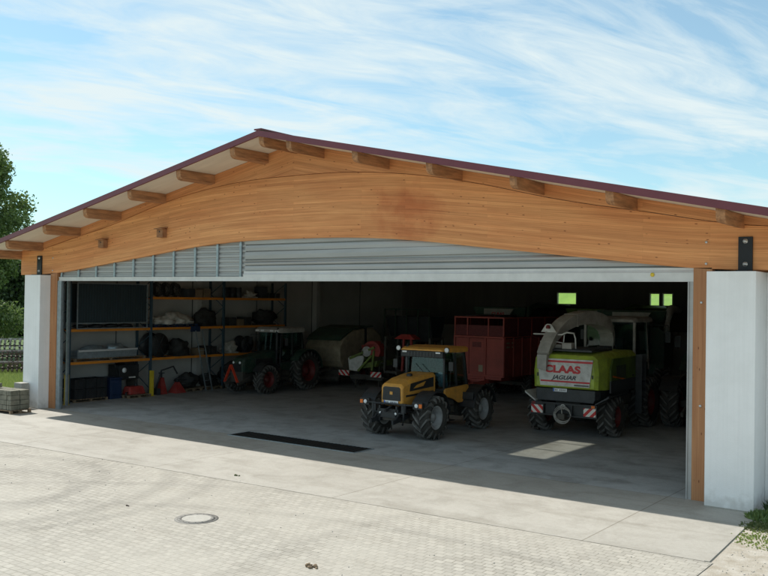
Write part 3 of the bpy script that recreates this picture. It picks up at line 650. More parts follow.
# ================================================================ YELLOW TRACTOR
def yellow_tractor(loc, rz):
    t = thing('tractor', 'yellow and black tractor with four equal wheels parked in the middle of the doorway', 'tractor', loc, rz)
    Rr = .72; WB = 3.2; TX = 1.02
    for y in (0, WB):
        for s in (-1, 1): wheel(t, (s*TX, y, Rr), Rr, .60, .38, s, 'rim_grey', 15, 1 if y == 0 else -1)
    # chassis, axles, engine
    m = MB(); m.b(-.28, .28, -.9, WB+.7, .62, .95); m.b(-.8, .8, -.11, .11, .57, .81); m.b(-.8, .8, WB-.13, WB+.13, .55, .83); m.b(-.4, .4, .5, 1.8, .5, 1.05)
    m.lathe([(-.35, .3), (.35, .3)], (-.0, WB, .69), 'x', 14, cap=True); m.lathe([(-.3, .26), (.3, .26)], (0, 0, .69), 'x', 14, cap=True)
    for s in (-1, 1):
        m.b(s*.42, s*.72, .95, 2.0, .62, 1.12)
        m.tube([(s*.3, .3, .55), (s*.75, .02, .6)], .03)
    m.build('chassis', 'chassis', t, .02)
    m = MB()
    for k in range(3): m.b(.74, 1.0, 1.28, 1.62, .45+.25*k, .48+.25*k)
    m.b(.74, .77, 1.28, 1.31, .45, 1.1); m.b(.74, .77, 1.59, 1.62, .45, 1.1); m.build('steps', 'black', t)
    # bonnet: tapered, sloping to the nose
    def ring(y, w, zb, zt, ch=.09): return [(-w, y, zb), (w, y, zb), (w, y, zt-ch), (w-ch, y, zt), (-w+ch, y, zt), (-w, y, zt-ch)]
    m = MB(); m.loft([ring(-.92, .40, 1.12, 1.72, .07), ring(-.86, .43, 1.08, 1.80), ring(-.4, .46, 1.08, 1.93), ring(.3, .48, 1.1, 2.03), ring(.98, .50, 1.14, 2.08)], False); b_ = m.build('bonnet', 'yellow', t, .02)
    m = MB(); m.add([(-.35, -.925, 1.26), (.35, -.925, 1.26), (.33, -.925, 1.66), (.28, -.925, 1.70), (-.28, -.925, 1.70), (-.33, -.925, 1.66), (-.35, -.945, 1.26), (.35, -.945, 1.26), (.33, -.935, 1.66), (.28, -.932, 1.70), (-.28, -.932, 1.70), (-.33, -.935, 1.66)], [(0, 1, 2, 3, 4, 5), (6, 7, 8, 9, 10, 11)]+[(i, (i+1) % 6, 6+(i+1) % 6, 6+i) for i in range(6)])
    for k in range(7): m.b(-.34, .34, -.955, -.94, 1.29+.056*k, 1.305+.056*k)
    gr = m.build('grille', 'black', b_)
    m = MB(); m.box((0, -.958, 1.5), (.11, .006, .1)); m.build('badge', 'yellow', gr)
    for s in (-1, 1):
        m = MB(); x = .487*s
        m.hexa([(s*.44, -.55, 1.55), (s*.46, -.55, 1.55), (s*.508, .85, 1.62), (s*.47, .85, 1.62)], [(s*.44, -.50, 1.80), (s*.463, -.50, 1.80), (s*.508, .85, 1.94), (s*.47, .85, 1.94)]); m.build('side_panel', 'black', b_)
        m = MB(); m.hexa([(s*.44, -.35, 1.63), (s*.474, -.35, 1.63), (s*.506, .2, 1.68), (s*.47, .2, 1.68)], [(s*.44, -.15, 1.74), (s*.48, -.15, 1.74), (s*.512, .35, 1.83), (s*.47, .35, 1.83)]); m.build('side_flash', 'yellow', b_)
        m = MB(); m.hexa([(s*.42, -.75, 1.38), (s*.458, -.75, 1.38), (s*.507, .85, 1.42), (s*.47, .85, 1.42)], [(s*.42, -.75, 1.44), (s*.458, -.75, 1.44), (s*.507, .85, 1.49), (s*.47, .85, 1.49)]); m.build('side_stripe', 'black', b_)
    m = MB(); m.lathe([(0, .1), (.07, .1), (.09, .06), (.09, 0)], (.05, .05, 1.99), 'z', 12); m.build('intake_cap', 'black', b_)
    num_plate(t, (0, -.965, 1.19), .56, .13)
    # front bumper and linkage
    m = MB(); m.tube([(-1.12, -.78, 1.16), (-.6, -.95, 1.16), (.6, -.95, 1.16), (1.12, -.78, 1.16)], .035); m.tube([(-.62, -.95, .88), (.62, -.95, .88)], .03)
    for s in (-1, 1):
        m.tube([(s*.6, -.95, 1.16), (s*.6, -.97, .7), (s*.45, -.8, .5)], .035); m.bar((s*.42, -.4, .75), (s*.42, -1.35, .62), .07, .14); m.b(s*.3, s*.36, -1.0, -.5, .6, 1.1)
        m.bar((s*.42, -.7, 1.05), (s*.42, -1.2, .66), .05, .05)
        m.b(s*.86, s*1.22, -.845, -.74, 1.05, 1.27); m.tube([(s*.9, -.8, 1.06), (s*.85, -.7, .95), (s*.4, -.6, .9)], .025); m.tube([(s*.2, -.98, .95), (s*.3, -1.05, .8), (s*.38, -.9, .6)], .014, 5); m.b(s*.5, s*.66, -.97, -.9, .9, 1.2)
    m.b(-.4, .4, -1.0, -.86, .72, 1.0); m.bar((0, -.8, 1.05), (0, -1.15, .95), .08, .08)
    fr = m.build('front_linkage', 'black', t)
    for s in (-1, 1):
        lamp(t, (s*1.0, -.86, 1.16), .075); m = MB(); m.b(s*1.1, s*1.21, -.87, -.845, 1.1, 1.22); m.build('indicator', 'orange', t)
        lamp(t, (s*.3, -.99, .86), .05, 'work_light')
    # mudguards
    for s in (-1, 1):
        m = MB(); fender(m, s*TX, 0, Rr, Rr+.10, .58, 10, 150); m.b(s*.7, s*.74, -.05, .05, .9, 1.3); m.build('front_mudguard', 'black', t, .01)
        m = MB(); fender(m, s*TX, WB, Rr, Rr+.10, .62, 12, 172); m.bar((s*.98, WB-.8, 1.1), (s*.98, WB-.78, 1.35), .56, .04); m.build('rear_mudguard', 'black', t, .01)
    m = MB(); m.b(-.7, .7, WB-.35, WB+1.05, 1.1, 1.32); m.build('rear_deck', 'black', t, .02)
    # cab lower yellow sides
    for s in (-1, 1):
        m = MB(); m.prism([(1.0, 1.30), (1.0, 1.55), (2.5, 1.60), (2.62, 1.56), (2.62, 1.22), (2.5, 1.0), (1.95, 1.0), (1.62, 1.14)], s*.72, s*.80); m.build('cab_side_panel', 'yellow', t, .02)
    m = MB(); m.b(-.71, .71, .99, 2.55, 1.1, 1.35); m.build('cab_floor', 'black', t)
    # cab frame
    m = MB(); P = {}
    for s in (-1, 1):
        m.bar((s*.74, 1.02, 1.5), (s*.68, 1.12, 2.72), .06, .06); m.bar((s*.76, 1.85, 1.56), (s*.70, 1.8, 2.72), .06, .05); m.bar((s*.76, 2.55, 1.56), (s*.70, 2.42, 2.72), .07, .07)
        m.bar((s*.76, 1.0, 1.54), (s*.76, 2.58, 1.58), .05, .05)
        m.bar((s*.78, 1.35, 1.6), (s*.78, 1.35, 2.3), .02, .02)
    m.bar((-.74, 1.0, 1.48), (.74, 1.0, 1.48), .05, .08); m.bar((-.70, 2.5, 1.58), (.70, 2.5, 1.58), .05, .05)
    m.build('cab_frame', 'black', t)
    m = MB(); m.hexa([(-.70, 1.0, 1.5), (.70, 1.0, 1.5), (.70, 1.008, 1.5), (-.70, 1.008, 1.5)], [(-.66, 1.1, 2.7), (.66, 1.1, 2.7), (.66, 1.108, 2.7), (-.66, 1.108, 2.7)]); m.build('windscreen', 'glass', t)
    for s in (-1, 1):
        m = MB(); m.hexa([(s*.735, 1.1, 1.58), (s*.74, 1.1, 1.58), (s*.74, 2.5, 1.6), (s*.735, 2.5, 1.6)], [(s*.675, 1.15, 2.7), (s*.68, 1.15, 2.7), (s*.68, 2.4, 2.7), (s*.675, 2.4, 2.7)]); m.build('side_window', 'glass', t)
    m = MB(); m.hexa([(-.70, 2.56, 1.62), (.70, 2.56, 1.62), (.70, 2.565, 1.62), (-.70, 2.565, 1.62)], [(-.66, 2.44, 2.7), (.66, 2.44, 2.7), (.66, 2.445, 2.7), (-.66, 2.445, 2.7)]); m.build('rear_window', 'glass', t)
    cab_seat(t, (0, 1.95, 1.62)); steering(t, (0, 1.45, 2.0))
    m = MB(); m.box((-.1, 1.12, 1.72), (.7, .25, .34)); m.build('dashboard', 'black', t, .04)
    # roof with visor
    m = MB(); m.loft([[(-w, y, z0), (w, y, z0), (w, y, z1-.05), (w-.08, y, z1), (-w+.08, y, z1), (-w, y, z1-.05)] for y, w, z0, z1 in ((.80, .80, 2.81, 2.86), (.95, .83, 2.78, 2.92), (1.7, .83, 2.74, 2.96), (2.5, .81, 2.74, 2.93), (2.62, .76, 2.78, 2.87))], False); rf = m.build('cab_roof', 'yellow', t, .02)
    m = MB(); m.b(-.80, .80, .80, .94, 2.58, 2.80); m.build('sun_visor', 'black', rf, .02)
    for k in range(9): m = MB(); m.b(-.5+.12*k, -.46+.12*k, .787, .799, 2.62, 2.76); m.build('visor_slot', 'darkgrey', rf)
    m = MB(); m.tube([(.1, 1.0, 1.55), (.05, 1.03, 2.1), (-.25, 1.06, 2.35)], .012, 5); m.build('wiper', 'black', t)
    for s in (-1, 1):
        lamp(t, (s*.92, .84, 2.86), .09, 'roof_light'); m = MB(); m.b(s*.55, s*.72, .765, .779, 2.73, 2.78); m.build('marker_light', 'lamp', rf)
    # mirrors, exhaust
    for s in (-1, 1):
        m = MB(); m.tube([(s*.72, 1.05, 2.55), (s*1.05, .9, 2.55), (s*1.05, .9, 2.1)], .012, 6); m.box((s*1.06, .9, 2.32), (.16, .05, .3)); m.build('mirror', 'black', t, .015)
    m = MB(); m.tube([(-.62, .95, 1.3), (-.66, .96, 2.3), (-.66, .96, 2.9), (-.66, 1.05, 3.0)], .05); m.build('exhaust', 'darkgrey', t)
    for ch in [o for o in C.objects if o.parent == t]:
        n_ = ch.name.split('.')[0]
        if n_ in ('bonnet', 'number_plate'): ch.location.y += .14
        if n_ in ('cab_frame', 'windscreen', 'side_window', 'rear_window', 'cab_roof', 'cab_floor', 'cab_side_panel', 'seat', 'steering_wheel', 'dashboard', 'roof_light', 'mirror', 'exhaust'):
            ch.location.y += .2; ch.scale.x = 1.06
    return t
yt = yellow_tractor((2.0, 3.45, 0.005), R(1.5))
m = MB(); m.ell((.50, 1.6, 1.78), (.17, .2, .24), 3, .35, 20, 14); m.ell((.40, 1.5, 1.95), (.14, .12, .1), 5, .3, 14, 10)
jk = m.build('jacket', 'blue_cloth'); jk.matrix_world = Matrix.Translation((2.0, 3.45, .005)) @ Matrix.Rotation(R(1.5), 4, 'Z'); tag(jk, 'light blue jacket lying inside the cab of the yellow tractor', 'jacket')

# ================================================================ CONVENTIONAL TRACTOR
def big_tractor(name, label, loc, rz, body='green', rim='rim_red', roof='offwhite', scale=1.):
    t = thing(name, label, 'tractor', loc, rz); t.scale = (scale,)*3
    Rf, Rb, WB = .68, .95, 2.85
    for s in (-1, 1):
        wheel(t, (s*.95, 0, Rf), Rf, .5, .36, s, rim, 18, 1); wheel(t, (s*.98, WB, Rb), Rb, .62, .52, s, rim, 20, -1)
    m = MB(); m.b(-.25, .25, -.8, WB+.5, .55, .95); m.b(-.75, .75, -.1, .1, .58, .78); m.b(-.8, .8, WB-.15, WB+.15, .75, 1.1)
    for s in (-1, 1):
        m.b(s*.4, s*.75, 1.0, 1.9, .55, 1.15); m.bar((s*.4, -.5, .75), (s*.4, -1.35, .5), .08, .14)
    m.b(-.38, .38, -1.0, -.8, .55, 1.05); m.build('chassis', 'chassis', t, .02)
    def ring(y, w, zb, zt, ch=.12): return [(-w, y, zb), (w, y, zb), (w, y, zt-ch), (w-ch, y, zt), (-w+ch, y, zt), (-w, y, zt-ch)]
    m = MB(); m.loft([ring(-.98, .34, 1.0, 1.5), ring(-.85, .39, .98, 1.68), ring(-.3, .42, .98, 1.80), ring(1.25, .46, 1.0, 1.96)], False); b_ = m.build('bonnet', body, t, .03)
    m = MB(); m.box((0, -.985, 1.24), (.5, .03, .36)); m.build('grille', 'black', b_)
    for s in (-1, 1): lamp(t, (s*.2, -1.0, 1.47), .07); m = MB(); m.b(s*.43, s*.475, -.2, 1.0, 1.35, 1.62); m.build('side_vent', 'black', b_)
    for s in (-1, 1):
        m = MB(); fender(m, s*.95, 0, Rf, Rf+.08, .5, 20, 150); m.build('front_mudguard', 'black', t)
        m = MB(); fender(m, s*.98, WB, Rb, Rb+.08, .62, 5, 150); m.build('rear_mudguard', body, t)
        m = MB(); m.b(s*.7, s*.78, 1.3, 2.3, 1.0, 1.4); m.build('cab_side_panel', body, t)
        m = MB()
        for k in range(3): m.b(s*.75, s*1.0, 1.3, 1.65, .45+.28*k, .48+.28*k)
        m.b(s*.75, s*.78, 1.3, 1.33, .45, 1.1); m.build('steps', 'black', t)
    m = MB()
    for s in (-1, 1):
        m.bar((s*.72, 1.25, 1.35), (s*.70, 1.35, 2.85), .07, .07); m.bar((s*.80, 2.1, 1.45), (s*.74, 2.1, 2.85), .06, .06); m.bar((s*.76, 2.95, 1.85), (s*.70, 2.85, 2.85), .08, .08); m.bar((s*.76, 1.3, 1.42), (s*.78, 2.3, 1.42), .05, .05)
        m.tube([(s*.72, 1.3, 2.7), (s*1.15, 1.2, 2.7), (s*1.15, 1.2, 2.2)], .015, 6); m.box((s*1.16, 1.2, 2.4), (.18, .05, .34))
    m.b(-.7, .7, 1.25, 2.95, 1.2, 1.35); m.build('cab_frame', 'black', t)
    m = MB(); m.b(-.68, .68, 1.31, 1.315, 1.9, 2.8); m.build('windscreen', 'glass', t)
    m = MB(); m.b(-.68, .68, 2.9, 2.905, 1.9, 2.8); m.build('rear_window', 'glass', t)
    for s in (-1, 1):
        m = MB(); m.b(s*.745, s*.75, 1.4, 2.85, 1.5, 2.82); m.build('side_window', 'glass', t)
    cab_seat(t, (0, 2.3, 1.6)); steering(t, (0, 1.75, 1.95))
    m = MB(); m.loft([[(-w, y, z0), (w, y, z0), (w, y, z1-.05), (w-.1, y, z1), (-w+.1, y, z1), (-w, y, z1-.05)] for y, w, z0, z1 in ((1.1, .78, 2.84, 2.98), (1.3, .84, 2.82, 3.08), (2.9, .84, 2.82, 3.08), (3.05, .78, 2.84, 3.0))], False); rf = m.build('cab_roof', roof, t, .02)
    for s in (-1, 1):
        for x in (.3, .62): m = MB(); m.b(s*x-.1, s*x+.1, 1.07, 1.1, 2.88, 2.95); m.build('roof_light', 'lamp', rf)
    m = MB(); m.tube([(.62, 1.1, 1.3), (.62, 1.1, 2.9), (.62, 1.2, 3.05)], .05); m.build('exhaust', 'darkgrey', t)
    return t
gt = big_tractor('tractor', 'dark green tractor with red wheel rims and pale cab roof beside the storage racks', (-11.25, 9.7, .005), R(2), roof='spout')
# red triangle frame carried at the front of the green tractor
m = MB(); m.bar((-.42, 0, .0), (0, -.02, .8), .14, .03); m.bar((.42, 0, .0), (0, -.021, .8), .14, .03)
wt = m.build('warning_triangle', 'orange'); wt.location = (-11.0, 8.15, 0.62); wt.data.materials[0] = mat('signal_red', (.75, .07, .03), .45, var=.1); tag(wt, 'open red warning triangle propped on the front of the dark green tractor', 'warning sign')

# ================================================================ FORAGE HARVESTER
def harvester(loc, rz):
    t = thing('forage_harvester', 'lime green forage harvester with white rear panel, curved discharge spout and red striped boards', 'harvester', loc, rz)
    # rear faces -y; rear axle y=0
    for s in (-1, 1):
        wheel(t, (s*1.25, .75, .69), .69, .60, .34, s, 'rim_red', 15, -1); wheel(t, (s*1.28, 4.1, .92), .92, .7, .48, s, 'rim_red', 20, -1)
    m = MB(); m.b(-.45, .45, 0, 5.4, .7, 1.15); m.b(-1.0, 1.0, .62, .88, .58, .84); m.b(-1.0, 1.0, 3.9, 4.3, .8, 1.2); m.b(-1.1, 1.1, 1.4, 3.4, .95, 1.3); m.build('chassis', 'chassis', t, .02)
    # rear body: lime shell, slightly bulging
    def ring(y, w, z0, z1, c=.2): return [(-w, y, z0), (w, y, z0), (w+.02, y, (z0+z1)/2), (w-.02, y, z1-c), (w-c*1.2, y, z1), (-w+c*1.2, y, z1), (-w+.02, y, z1-c), (-w-.02, y, (z0+z1)/2)]
    m = MB(); m.loft([ring(-.30, 1.02, 1.66, 2.62, .1), ring(-.2, 1.14, 1.62, 2.76, .14), ring(.3, 1.26, 1.60, 2.84, .16), ring(1.6, 1.30, 1.60, 2.86, .16), ring(3.2, 1.30, 1.62, 2.84, .16)], False); sh = m.build('engine_cowl', 'lime', t, .03)
    # white rear panel (trapezoid)
    m = MB(); m.hexa([(-.88, -.335, 1.70), (.88, -.335, 1.70), (.88, -.29, 1.70), (-.88, -.29, 1.70)], [(-1.0, -.335, 2.62), (1.0, -.335, 2.62), (1.0, -.29, 2.62), (-1.0, -.29, 2.62)]); pn = m.build('rear_panel', 'offwhite', t, .006)
    rx = (R(90), 0, 0)
    m = MB(); m.b(-.97, .99, -.345, -.337, 2.50, 2.565); m.build('stripe', 'text_red', pn)
    m = MB(); m.b(-.86, .90, -.345, -.337, 1.83, 1.885); m.build('stripe', 'text_red', pn)
    text_mesh('lettering', 'CLAAS', .33, 'text_red', pn, (-.08, -.340, 2.26), rx, 0, .016, 1.3)
    text_mesh('lettering', 'JAGUAR', .19, 'text_dark', pn, (-.02, -.340, 1.99), rx, .35, .006, 1.2)
    for s in (-1, 1):
        m = MB(); m.prism([(.55, 1.66), (.45, 2.3), (.7, 2.64), (3.15, 2.64), (3.15, 1.66)], s*1.27, s*1.335); m.build('side_cowl', 'lime_dull', t, .01)  # added flank sheet, its darker green paints in the side's shade
    for s in (-1, 1):
        for k in range(7): m = MB(); m.b(s*1.336, s*1.348, 1.0+.14*k, 1.06+.14*k, 1.95, 2.4); m.build('vent_slot', 'black', t)
        m = MB(); m.b(s*1.336, s*1.35, 2.6, 2.75, 1.95, 2.0); m.build('handle', 'black', t)
        m = MB(); m.bar((s*1.342, .62, 2.05), (s*1.342, 3.1, 1.72), .012, .05); m.build('orange_stripe', 'orange', t)
        m = MB(); m.b(s*.96, s*1.0, -.325, -.30, 2.0, 2.12); m.build('hinge', 'black', t)
    m = MB(); m.b(.35, .86, -.343, -.337, 1.735, 1.775); m.build('model_strip', 'text_dark', pn)
    # louvre / engine lid on top
    m = MB(); m.b(-.85, .85, -.05, 1.9, 2.862, 2.93); 
    for k in range(9): m.b(-.75, .75, .05+.2*k, .15+.2*k, 2.932, 2.955)
    m.build('engine_lid', 'darkgrey', t, .01)
    # black lower body
    m = MB(); m.loft([[(-1.0, y, z0), (1.0, y, z0), (w, y, 1.3), (w, y, 1.60), (-w, y, 1.60), (-w, y, 1.3)] for y, w, z0 in ((-.26, 1.05, 1.18), (0, 1.15, 1.16), (2.8, 1.15, 1.16))], False); m.build('lower_body', 'darkgrey', t, .02)
    num_plate(t, (-.18, -.275, 1.56), .5, .11)
    # side wings
    for s in (-1, 1):
        m = MB(); m.hexa([(s*1.06, -.30, 1.12), (s*1.5, -.20, 1.38), (s*1.5, 1.55, 1.42), (s*1.06, 1.55, 1.16)], [(s*1.06, -.30, 1.17), (s*1.52, -.20, 1.46), (s*1.52, 1.55, 1.47), (s*1.06, 1.55, 1.21)]); m.build('wing', 'offwhite' if s < 0 else 'darkgrey', t, .01)
    # rear frame, boards, lights
    m = MB(); m.b(-1.18, 1.18, -.42, -.34, 1.08, 1.14); m.b(-1.18, 1.18, -.42, -.34, .70, .75)
    for x in (-1.16, -.72, -.3, .3, .72, 1.16): m.b(x-.02, x+.02, -.41, -.35, .74, 1.09)
    m.b(-.68, .68, -.33, -.2, .72, 1.1); m.build('rear_frame', 'black', t)
    for s, mm in ((-1, 'warn'), (1, 'warn2')):
        m = MB(); m.box((0, 0, 0), (.42, .015, .30)); o = m.build('warning_board', mm, t); o.location = (s*.94, -.432, .91)
        m = MB(); m.b(s*.73, s*1.14, -.44, -.42, 1.03, 1.15) ; l = m.build('tail_light', 'black', t); m = MB(); m.b(s*1.0, s*1.12, -.45, -.441, 1.045, 1.13); m.build('lens', 'orange' if s > 0 else 'rim_red', l); 
    m = MB(); m.lathe([(0, .09), (-.015, .09), (-.015, 0)], (0, -.43, 1.02), 'y', 18); sp = m.build('speed_disc', 'offwhite', t)
    m = MB(); m.lathe([(0, .055), (-.004, .055), (-.004, 0)], (0, -.446, 1.02), 'y', 18); m.build('disc_mark', 'darkgrey', sp)
    m = MB(); m.b(-.12, .12, -.6, -.3, .62, .8); m.tube([(0, -.5, .6), (0, -.5, .95)], .03); m.build('tow_hitch', 'chassis', t)
    # coiled cable hanging on the hitch
    m = MB()
    for q in range(4):
        pts = []
        for k in range(25):
            a = 2*math.pi*k/24; rr = .30-.012*q; pts.append((math.cos(a)*rr+.02*q, -.50-.02*q+.01*math.sin(3*a), .76+math.sin(a)*(rr-.05*(q % 2))))
        m.tube(pts, .013, 5)
    m.tube([(-.02, -.5, 1.0), (0, -.52, .85), (.03, -.52, .6)], .02, 6); m.build('coiled_cable', 'spout', t)
    # spout: box section arc from turret to the rear left
    def spoutpath(u):
        P = [(.10, 3.35, 2.75), (.14, 3.35, 3.30), (.10, 3.05, 3.72), (-.05, 2.4, 3.95), (-.25, 1.5, 3.98), (-.45, .75, 3.80), (-.62, .25, 3.48), (-.72, -.12, 3.08), (-.76, -.36, 2.72)]
        f_ = u*(len(P)-1); i = min(int(f_), len(P)-2); tt = f_-i
        p0, p1, p2, p3 = (Vector(P[max(i-1, 0)]), Vector(P[i]), Vector(P[i+1]), Vector(P[min(i+2, len(P)-1)]))
        return .5*((2*p1)+(p2-p0)*tt+(2*p0-5*p1+4*p2-p3)*tt*tt+(3*p1-p0-3*p2+p3)*tt**3)
    rings = []; n = 32
    for k in range(n+1):
        u = k/n; p = spoutpath(u); d = (spoutpath(min(1, u+.01))-spoutpath(max(0, u-.01))).normalized()
        a = d.cross(Vector((0.25, 1, 0)).normalized().cross(Vector((0, 0, 1)))).normalized(); sd = Vector((.97, .24, 0)); nrm = d.cross(sd).normalized()
        w_ = .25-.05*u; h_ = .26-.07*u
        rings.append([p+sd*w_+nrm*h_, p-sd*w_+nrm*h_, p-sd*w_-nrm*h_, p+sd*w_-nrm*h_])
    m = MB(); m.loft(rings, False); sp = m.build('discharge_spout', 'spout', t, .012)
    m = MB()
    for k in (6, 18, 28):
        r_ = rings[k]; r2 = rings[k+1]; c0 = sum(r_, Vector())/4; c1 = sum(r2, Vector())/4
        m.loft([[c0+(q-c0)*1.07 for q in r_], [c0+(c1-c0)*.25+(q-c0)*1.07 for q in r_]], False)
    m.build('spout_flange', 'spout', sp)
    # white bracket with beacon and end flap
    m = MB(); m.hexa([(-.90, -.56, 2.27), (-.58, -.56, 2.20), (-.58, -.50, 2.20), (-.90, -.50, 2.27)], [(-.94, -.50, 2.74), (-.58, -.50, 2.74), (-.58, -.25, 2.80), (-.94, -.25, 2.80)])
    m.build('spout_flap', 'spout', sp, .01)
    m = MB(); m.prism([(-1.0, 3.50), (-.44, 3.50), (-.60, 3.74), (-.66, 3.78), (-.78, 3.78), (-.84, 3.74)], -.05, -.01, 'y'); m.build('beacon_bracket', 'offwhite', sp)
    m = MB(); m.lathe([(0, .07), (.05, .075), (.11, .06), (.13, .0)], (-.72, -.1, 3.62), 'z', 14); m.build('beacon', 'rim_red', sp)
    m = MB(); m.tube([(-1.35, .1, 3.42), (-.3, .1, 3.42), (-.12, .12, 3.5), (.12, .15, 3.48), (.18, .15, 3.3), (.2, .15, 2.9)], .028, 8); m.tube([(-.75, .1, 3.2), (-.1, .1, 3.12), (.0, .1, 3.0), (-.05, .1, 2.9)], .022, 6); m.tube([(-.2, .1, 3.42), (-.25, .1, 2.95)], .02, 6); m.build('rear_handrail', 'offwhite', t)
    m = MB(); m.b(-.25, .1, .0, .3, 2.94, 3.15); m.b(-.75, -.35, .2, .6, 2.94, 3.08); m.build('camera_box', 'spout', t, .02)
    # turret
    m = MB(); m.lathe([(0, .34), (.25, .34), (.25, .24), (.4, .24)], (.1, 3.35, 2.7), 'z', 20); m.build('spout_turret', 'darkgrey', t)
    # cab
    m = MB()
    for s in (-1, 1):
        m.bar((s*.95, 3.95, 2.3), (s*.95, 3.95, 3.82), .09, .09); m.bar((s*.95, 5.6, 2.0), (s*.92, 5.3, 3.82), .08, .08)
        m.bar((s*.95, 3.9, 2.35), (s*.95, 5.6, 2.35), .08, .1)
    m.bar((-.95, 3.95, 2.7), (.95, 3.95, 2.7), .06, .06); m.build('cab_frame', 'spout', t)
    m = MB(); m.b(-.9, .9, 3.95, 3.955, 2.75, 3.8); m.build('rear_window', 'glass', t)
    for s in (-1, 1):
        m = MB(); m.b(s*.95, s*.955, 4.0, 5.4, 2.4, 3.8); m.build('side_window', 'glass', t)
    m = MB(); m.b(-.95, .95, 3.6, 5.7, 1.5, 2.3); m.build('cab_base', 'darkgreen', t, .04)
    cab_seat(t, (0, 4.6, 2.5))
    m = MB(); m.loft([[(-w, y, 3.82), (w, y, 3.82), (w, y, z1-.06), (w-.1, y, z1), (-w+.1, y, z1), (-w, y, z1-.06)] for y, w, z1 in ((3.75, .98, 3.93), (3.95, 1.05, 4.0), (5.6, 1.08, 4.02), (5.9, 1.0, 3.95))], False); m.build('cab_roof', 'spout', t, .02)
    m = MB(); m.b(1.31, 1.36, .4, 3.0, 1.5, 1.9); m.build('side_step', 'darkgrey', t)
    for s in (-1, 1):
        m = MB(); m.tube([(s*1.0, 5.5, 3.7), (s*1.7, 5.6, 3.7), (s*1.7, 5.6, 3.1)], .02, 6); m.box((s*1.7, 5.6, 3.25), (.2, .06, .4)); m.build('mirror', 'black', t)
    # ladder on the +x side
    m = MB()
    for k in range(5): m.b(1.36, 1.6, 2.9, 3.3, .6+.28*k, .63+.28*k)
    m.b(1.36, 1.6, 2.88, 2.9, .6, 2.7); m.b(1.36, 1.6, 3.3, 3.32, .6, 2.7); m.build('ladder', 'darkgrey', t)
    # feed rollers housing at the front
    m = MB(); m.b(-.6, .6, 5.4, 6.6, .6, 1.5); m.build('feed_housing', 'lime', t, .05)
    return t
harvester((6.12, 7.25, .005), R(2))

# ================================================================ RED TRAILER
def forage_trailer(loc, rz):
    t = thing('forage_trailer', 'large faded red forage trailer with mesh top beside the green harvester', 'trailer', loc, rz)
    W, L = 1.28, 6.6
    m = MB(); m.b(-W, W, 0, L, 1.1, 1.18); m.b(-W+.05, -W+.13, .05, L, 1.0, 1.1)
    m.b(-W, -W+.05, 0, L, 1.18, 2.82); m.b(W-.05, W, 0, L, 1.18, 2.82); m.b(-W+.05, W-.05, 0, .05, 1.18, 2.82); m.b(-W+.05, W-.05, L-.05, L, 1.18, 2.82)
    m.build('body', 'trailer_red', t)
    m = MB()
    for x in (-W, -.55, .35, W): m.b(x-.05, x+.05, -.05, -.002, 1.1, 2.9)
    m.b(-W, W, -.07, -.052, 1.1, 1.2); m.b(-W-.03, W+.03, -.08, -.01, 2.84, 2.93)
    for k in range(9): y = .02+k*(L-.05)/8; m.b(W+.002, W+.06, y, y+.08, 1.1, 2.86); m.b(-W-.06, -W-.002, y, y+.08, 1.1, 2.86)
    m.b(W+.002, W+.07, 0, L, 2.862, 2.93); m.b(-W-.07, -W-.002, 0, L, 2.862, 2.93)
    m.build('body_frame', 'trailer_red', t, .008)
    # front door panel with small grille
    m = MB(); m.b(-.49, .29, -.035, -.004, 1.3, 2.75); m.build('front_hatch', 'trailer_red', t, .01)
    m = MB(); m.b(-.32, .14, -.05, -.036, 2.42, 2.66); m.build('hatch_grille', 'rim_red', t)
    m = MB(); m.b(.02, .24, -.045, -.036, 1.32, 1.62); m.build('sticker', 'cream', t)
    m = MB()
    for dy in (.25, .75):
        for z_ in (2.42, 2.6): m.b(W+.004, W+.012, dy, dy+.28, z_, z_+.07)
    m.build('side_label', 'cream', t)
    # extension: frame + mesh sheets
    m = MB()
    for x in (-W, -.6, .5, W): m.b(x-.03, x+.03, -.03, .03, 2.94, 3.74)
    m.b(-W-.03, W+.03, -.04, .04, 3.74, 3.80); m.b(-W-.03, -W+.03, .04, L, 3.74, 3.80); m.b(W-.03, W+.03, .04, L, 3.74, 3.80)
    for k in range(1, 6): y = k*L/5; m.b(W-.03, W+.03, y-.06, y, 2.94, 3.74); m.b(-W-.03, -W+.03, y-.06, y, 2.94, 3.74)
    m.build('top_frame', 'trailer_red', t)
    m = MB(); m.b(W-.012, W+.004, .05, L-.07, 2.94, 3.73); m.b(-W-.004, -W+.012, .05, L-.07, 2.94, 3.73); m.b(-W+.04, W-.04, .0, .01, 2.94, 3.42)
    m.build('top_panel', mat('dark_red_mesh', (.16, .028, .03), .7, var=.2, scale=8), t)
    m = MB(); m.b(-.45, .45, -.2, L, .8, 1.0); m.bar((-.5, .0, .9), (0, -1.5, .75), .12, .14); m.bar((.5, .0, .9), (0, -1.5, .75), .12, .14); m.tube([(0, -1.5, .75), (0, -1.8, .7)], .06); m.tube([(.25, -.9, .01), (.25, -.9, .9)], .04); m.b(.0, .3, -.95, -.85, .78, .86)
    m.b(.2, .34, -.04, .02, .3, 1.09); m.b(-W+.1, W-.1, .0, .05, .98, 1.09); m.build('drawbar', 'trailer_red', t)
    for y in (3.2, 4.5):
        for s in (-1, 1): wheel(t, (s*.98, y, .58), .58, .46, .3, s, 'rim_red', 18, 1)
    m = MB(); m.b(-.9, .9, 3.12, 3.28, .5, .66); m.b(-.9, .9, 4.42, 4.58, .5, .66); m.build('axle', 'chassis', t)
    return t
forage_trailer((-1.5, 14.35, .005), R(-1))

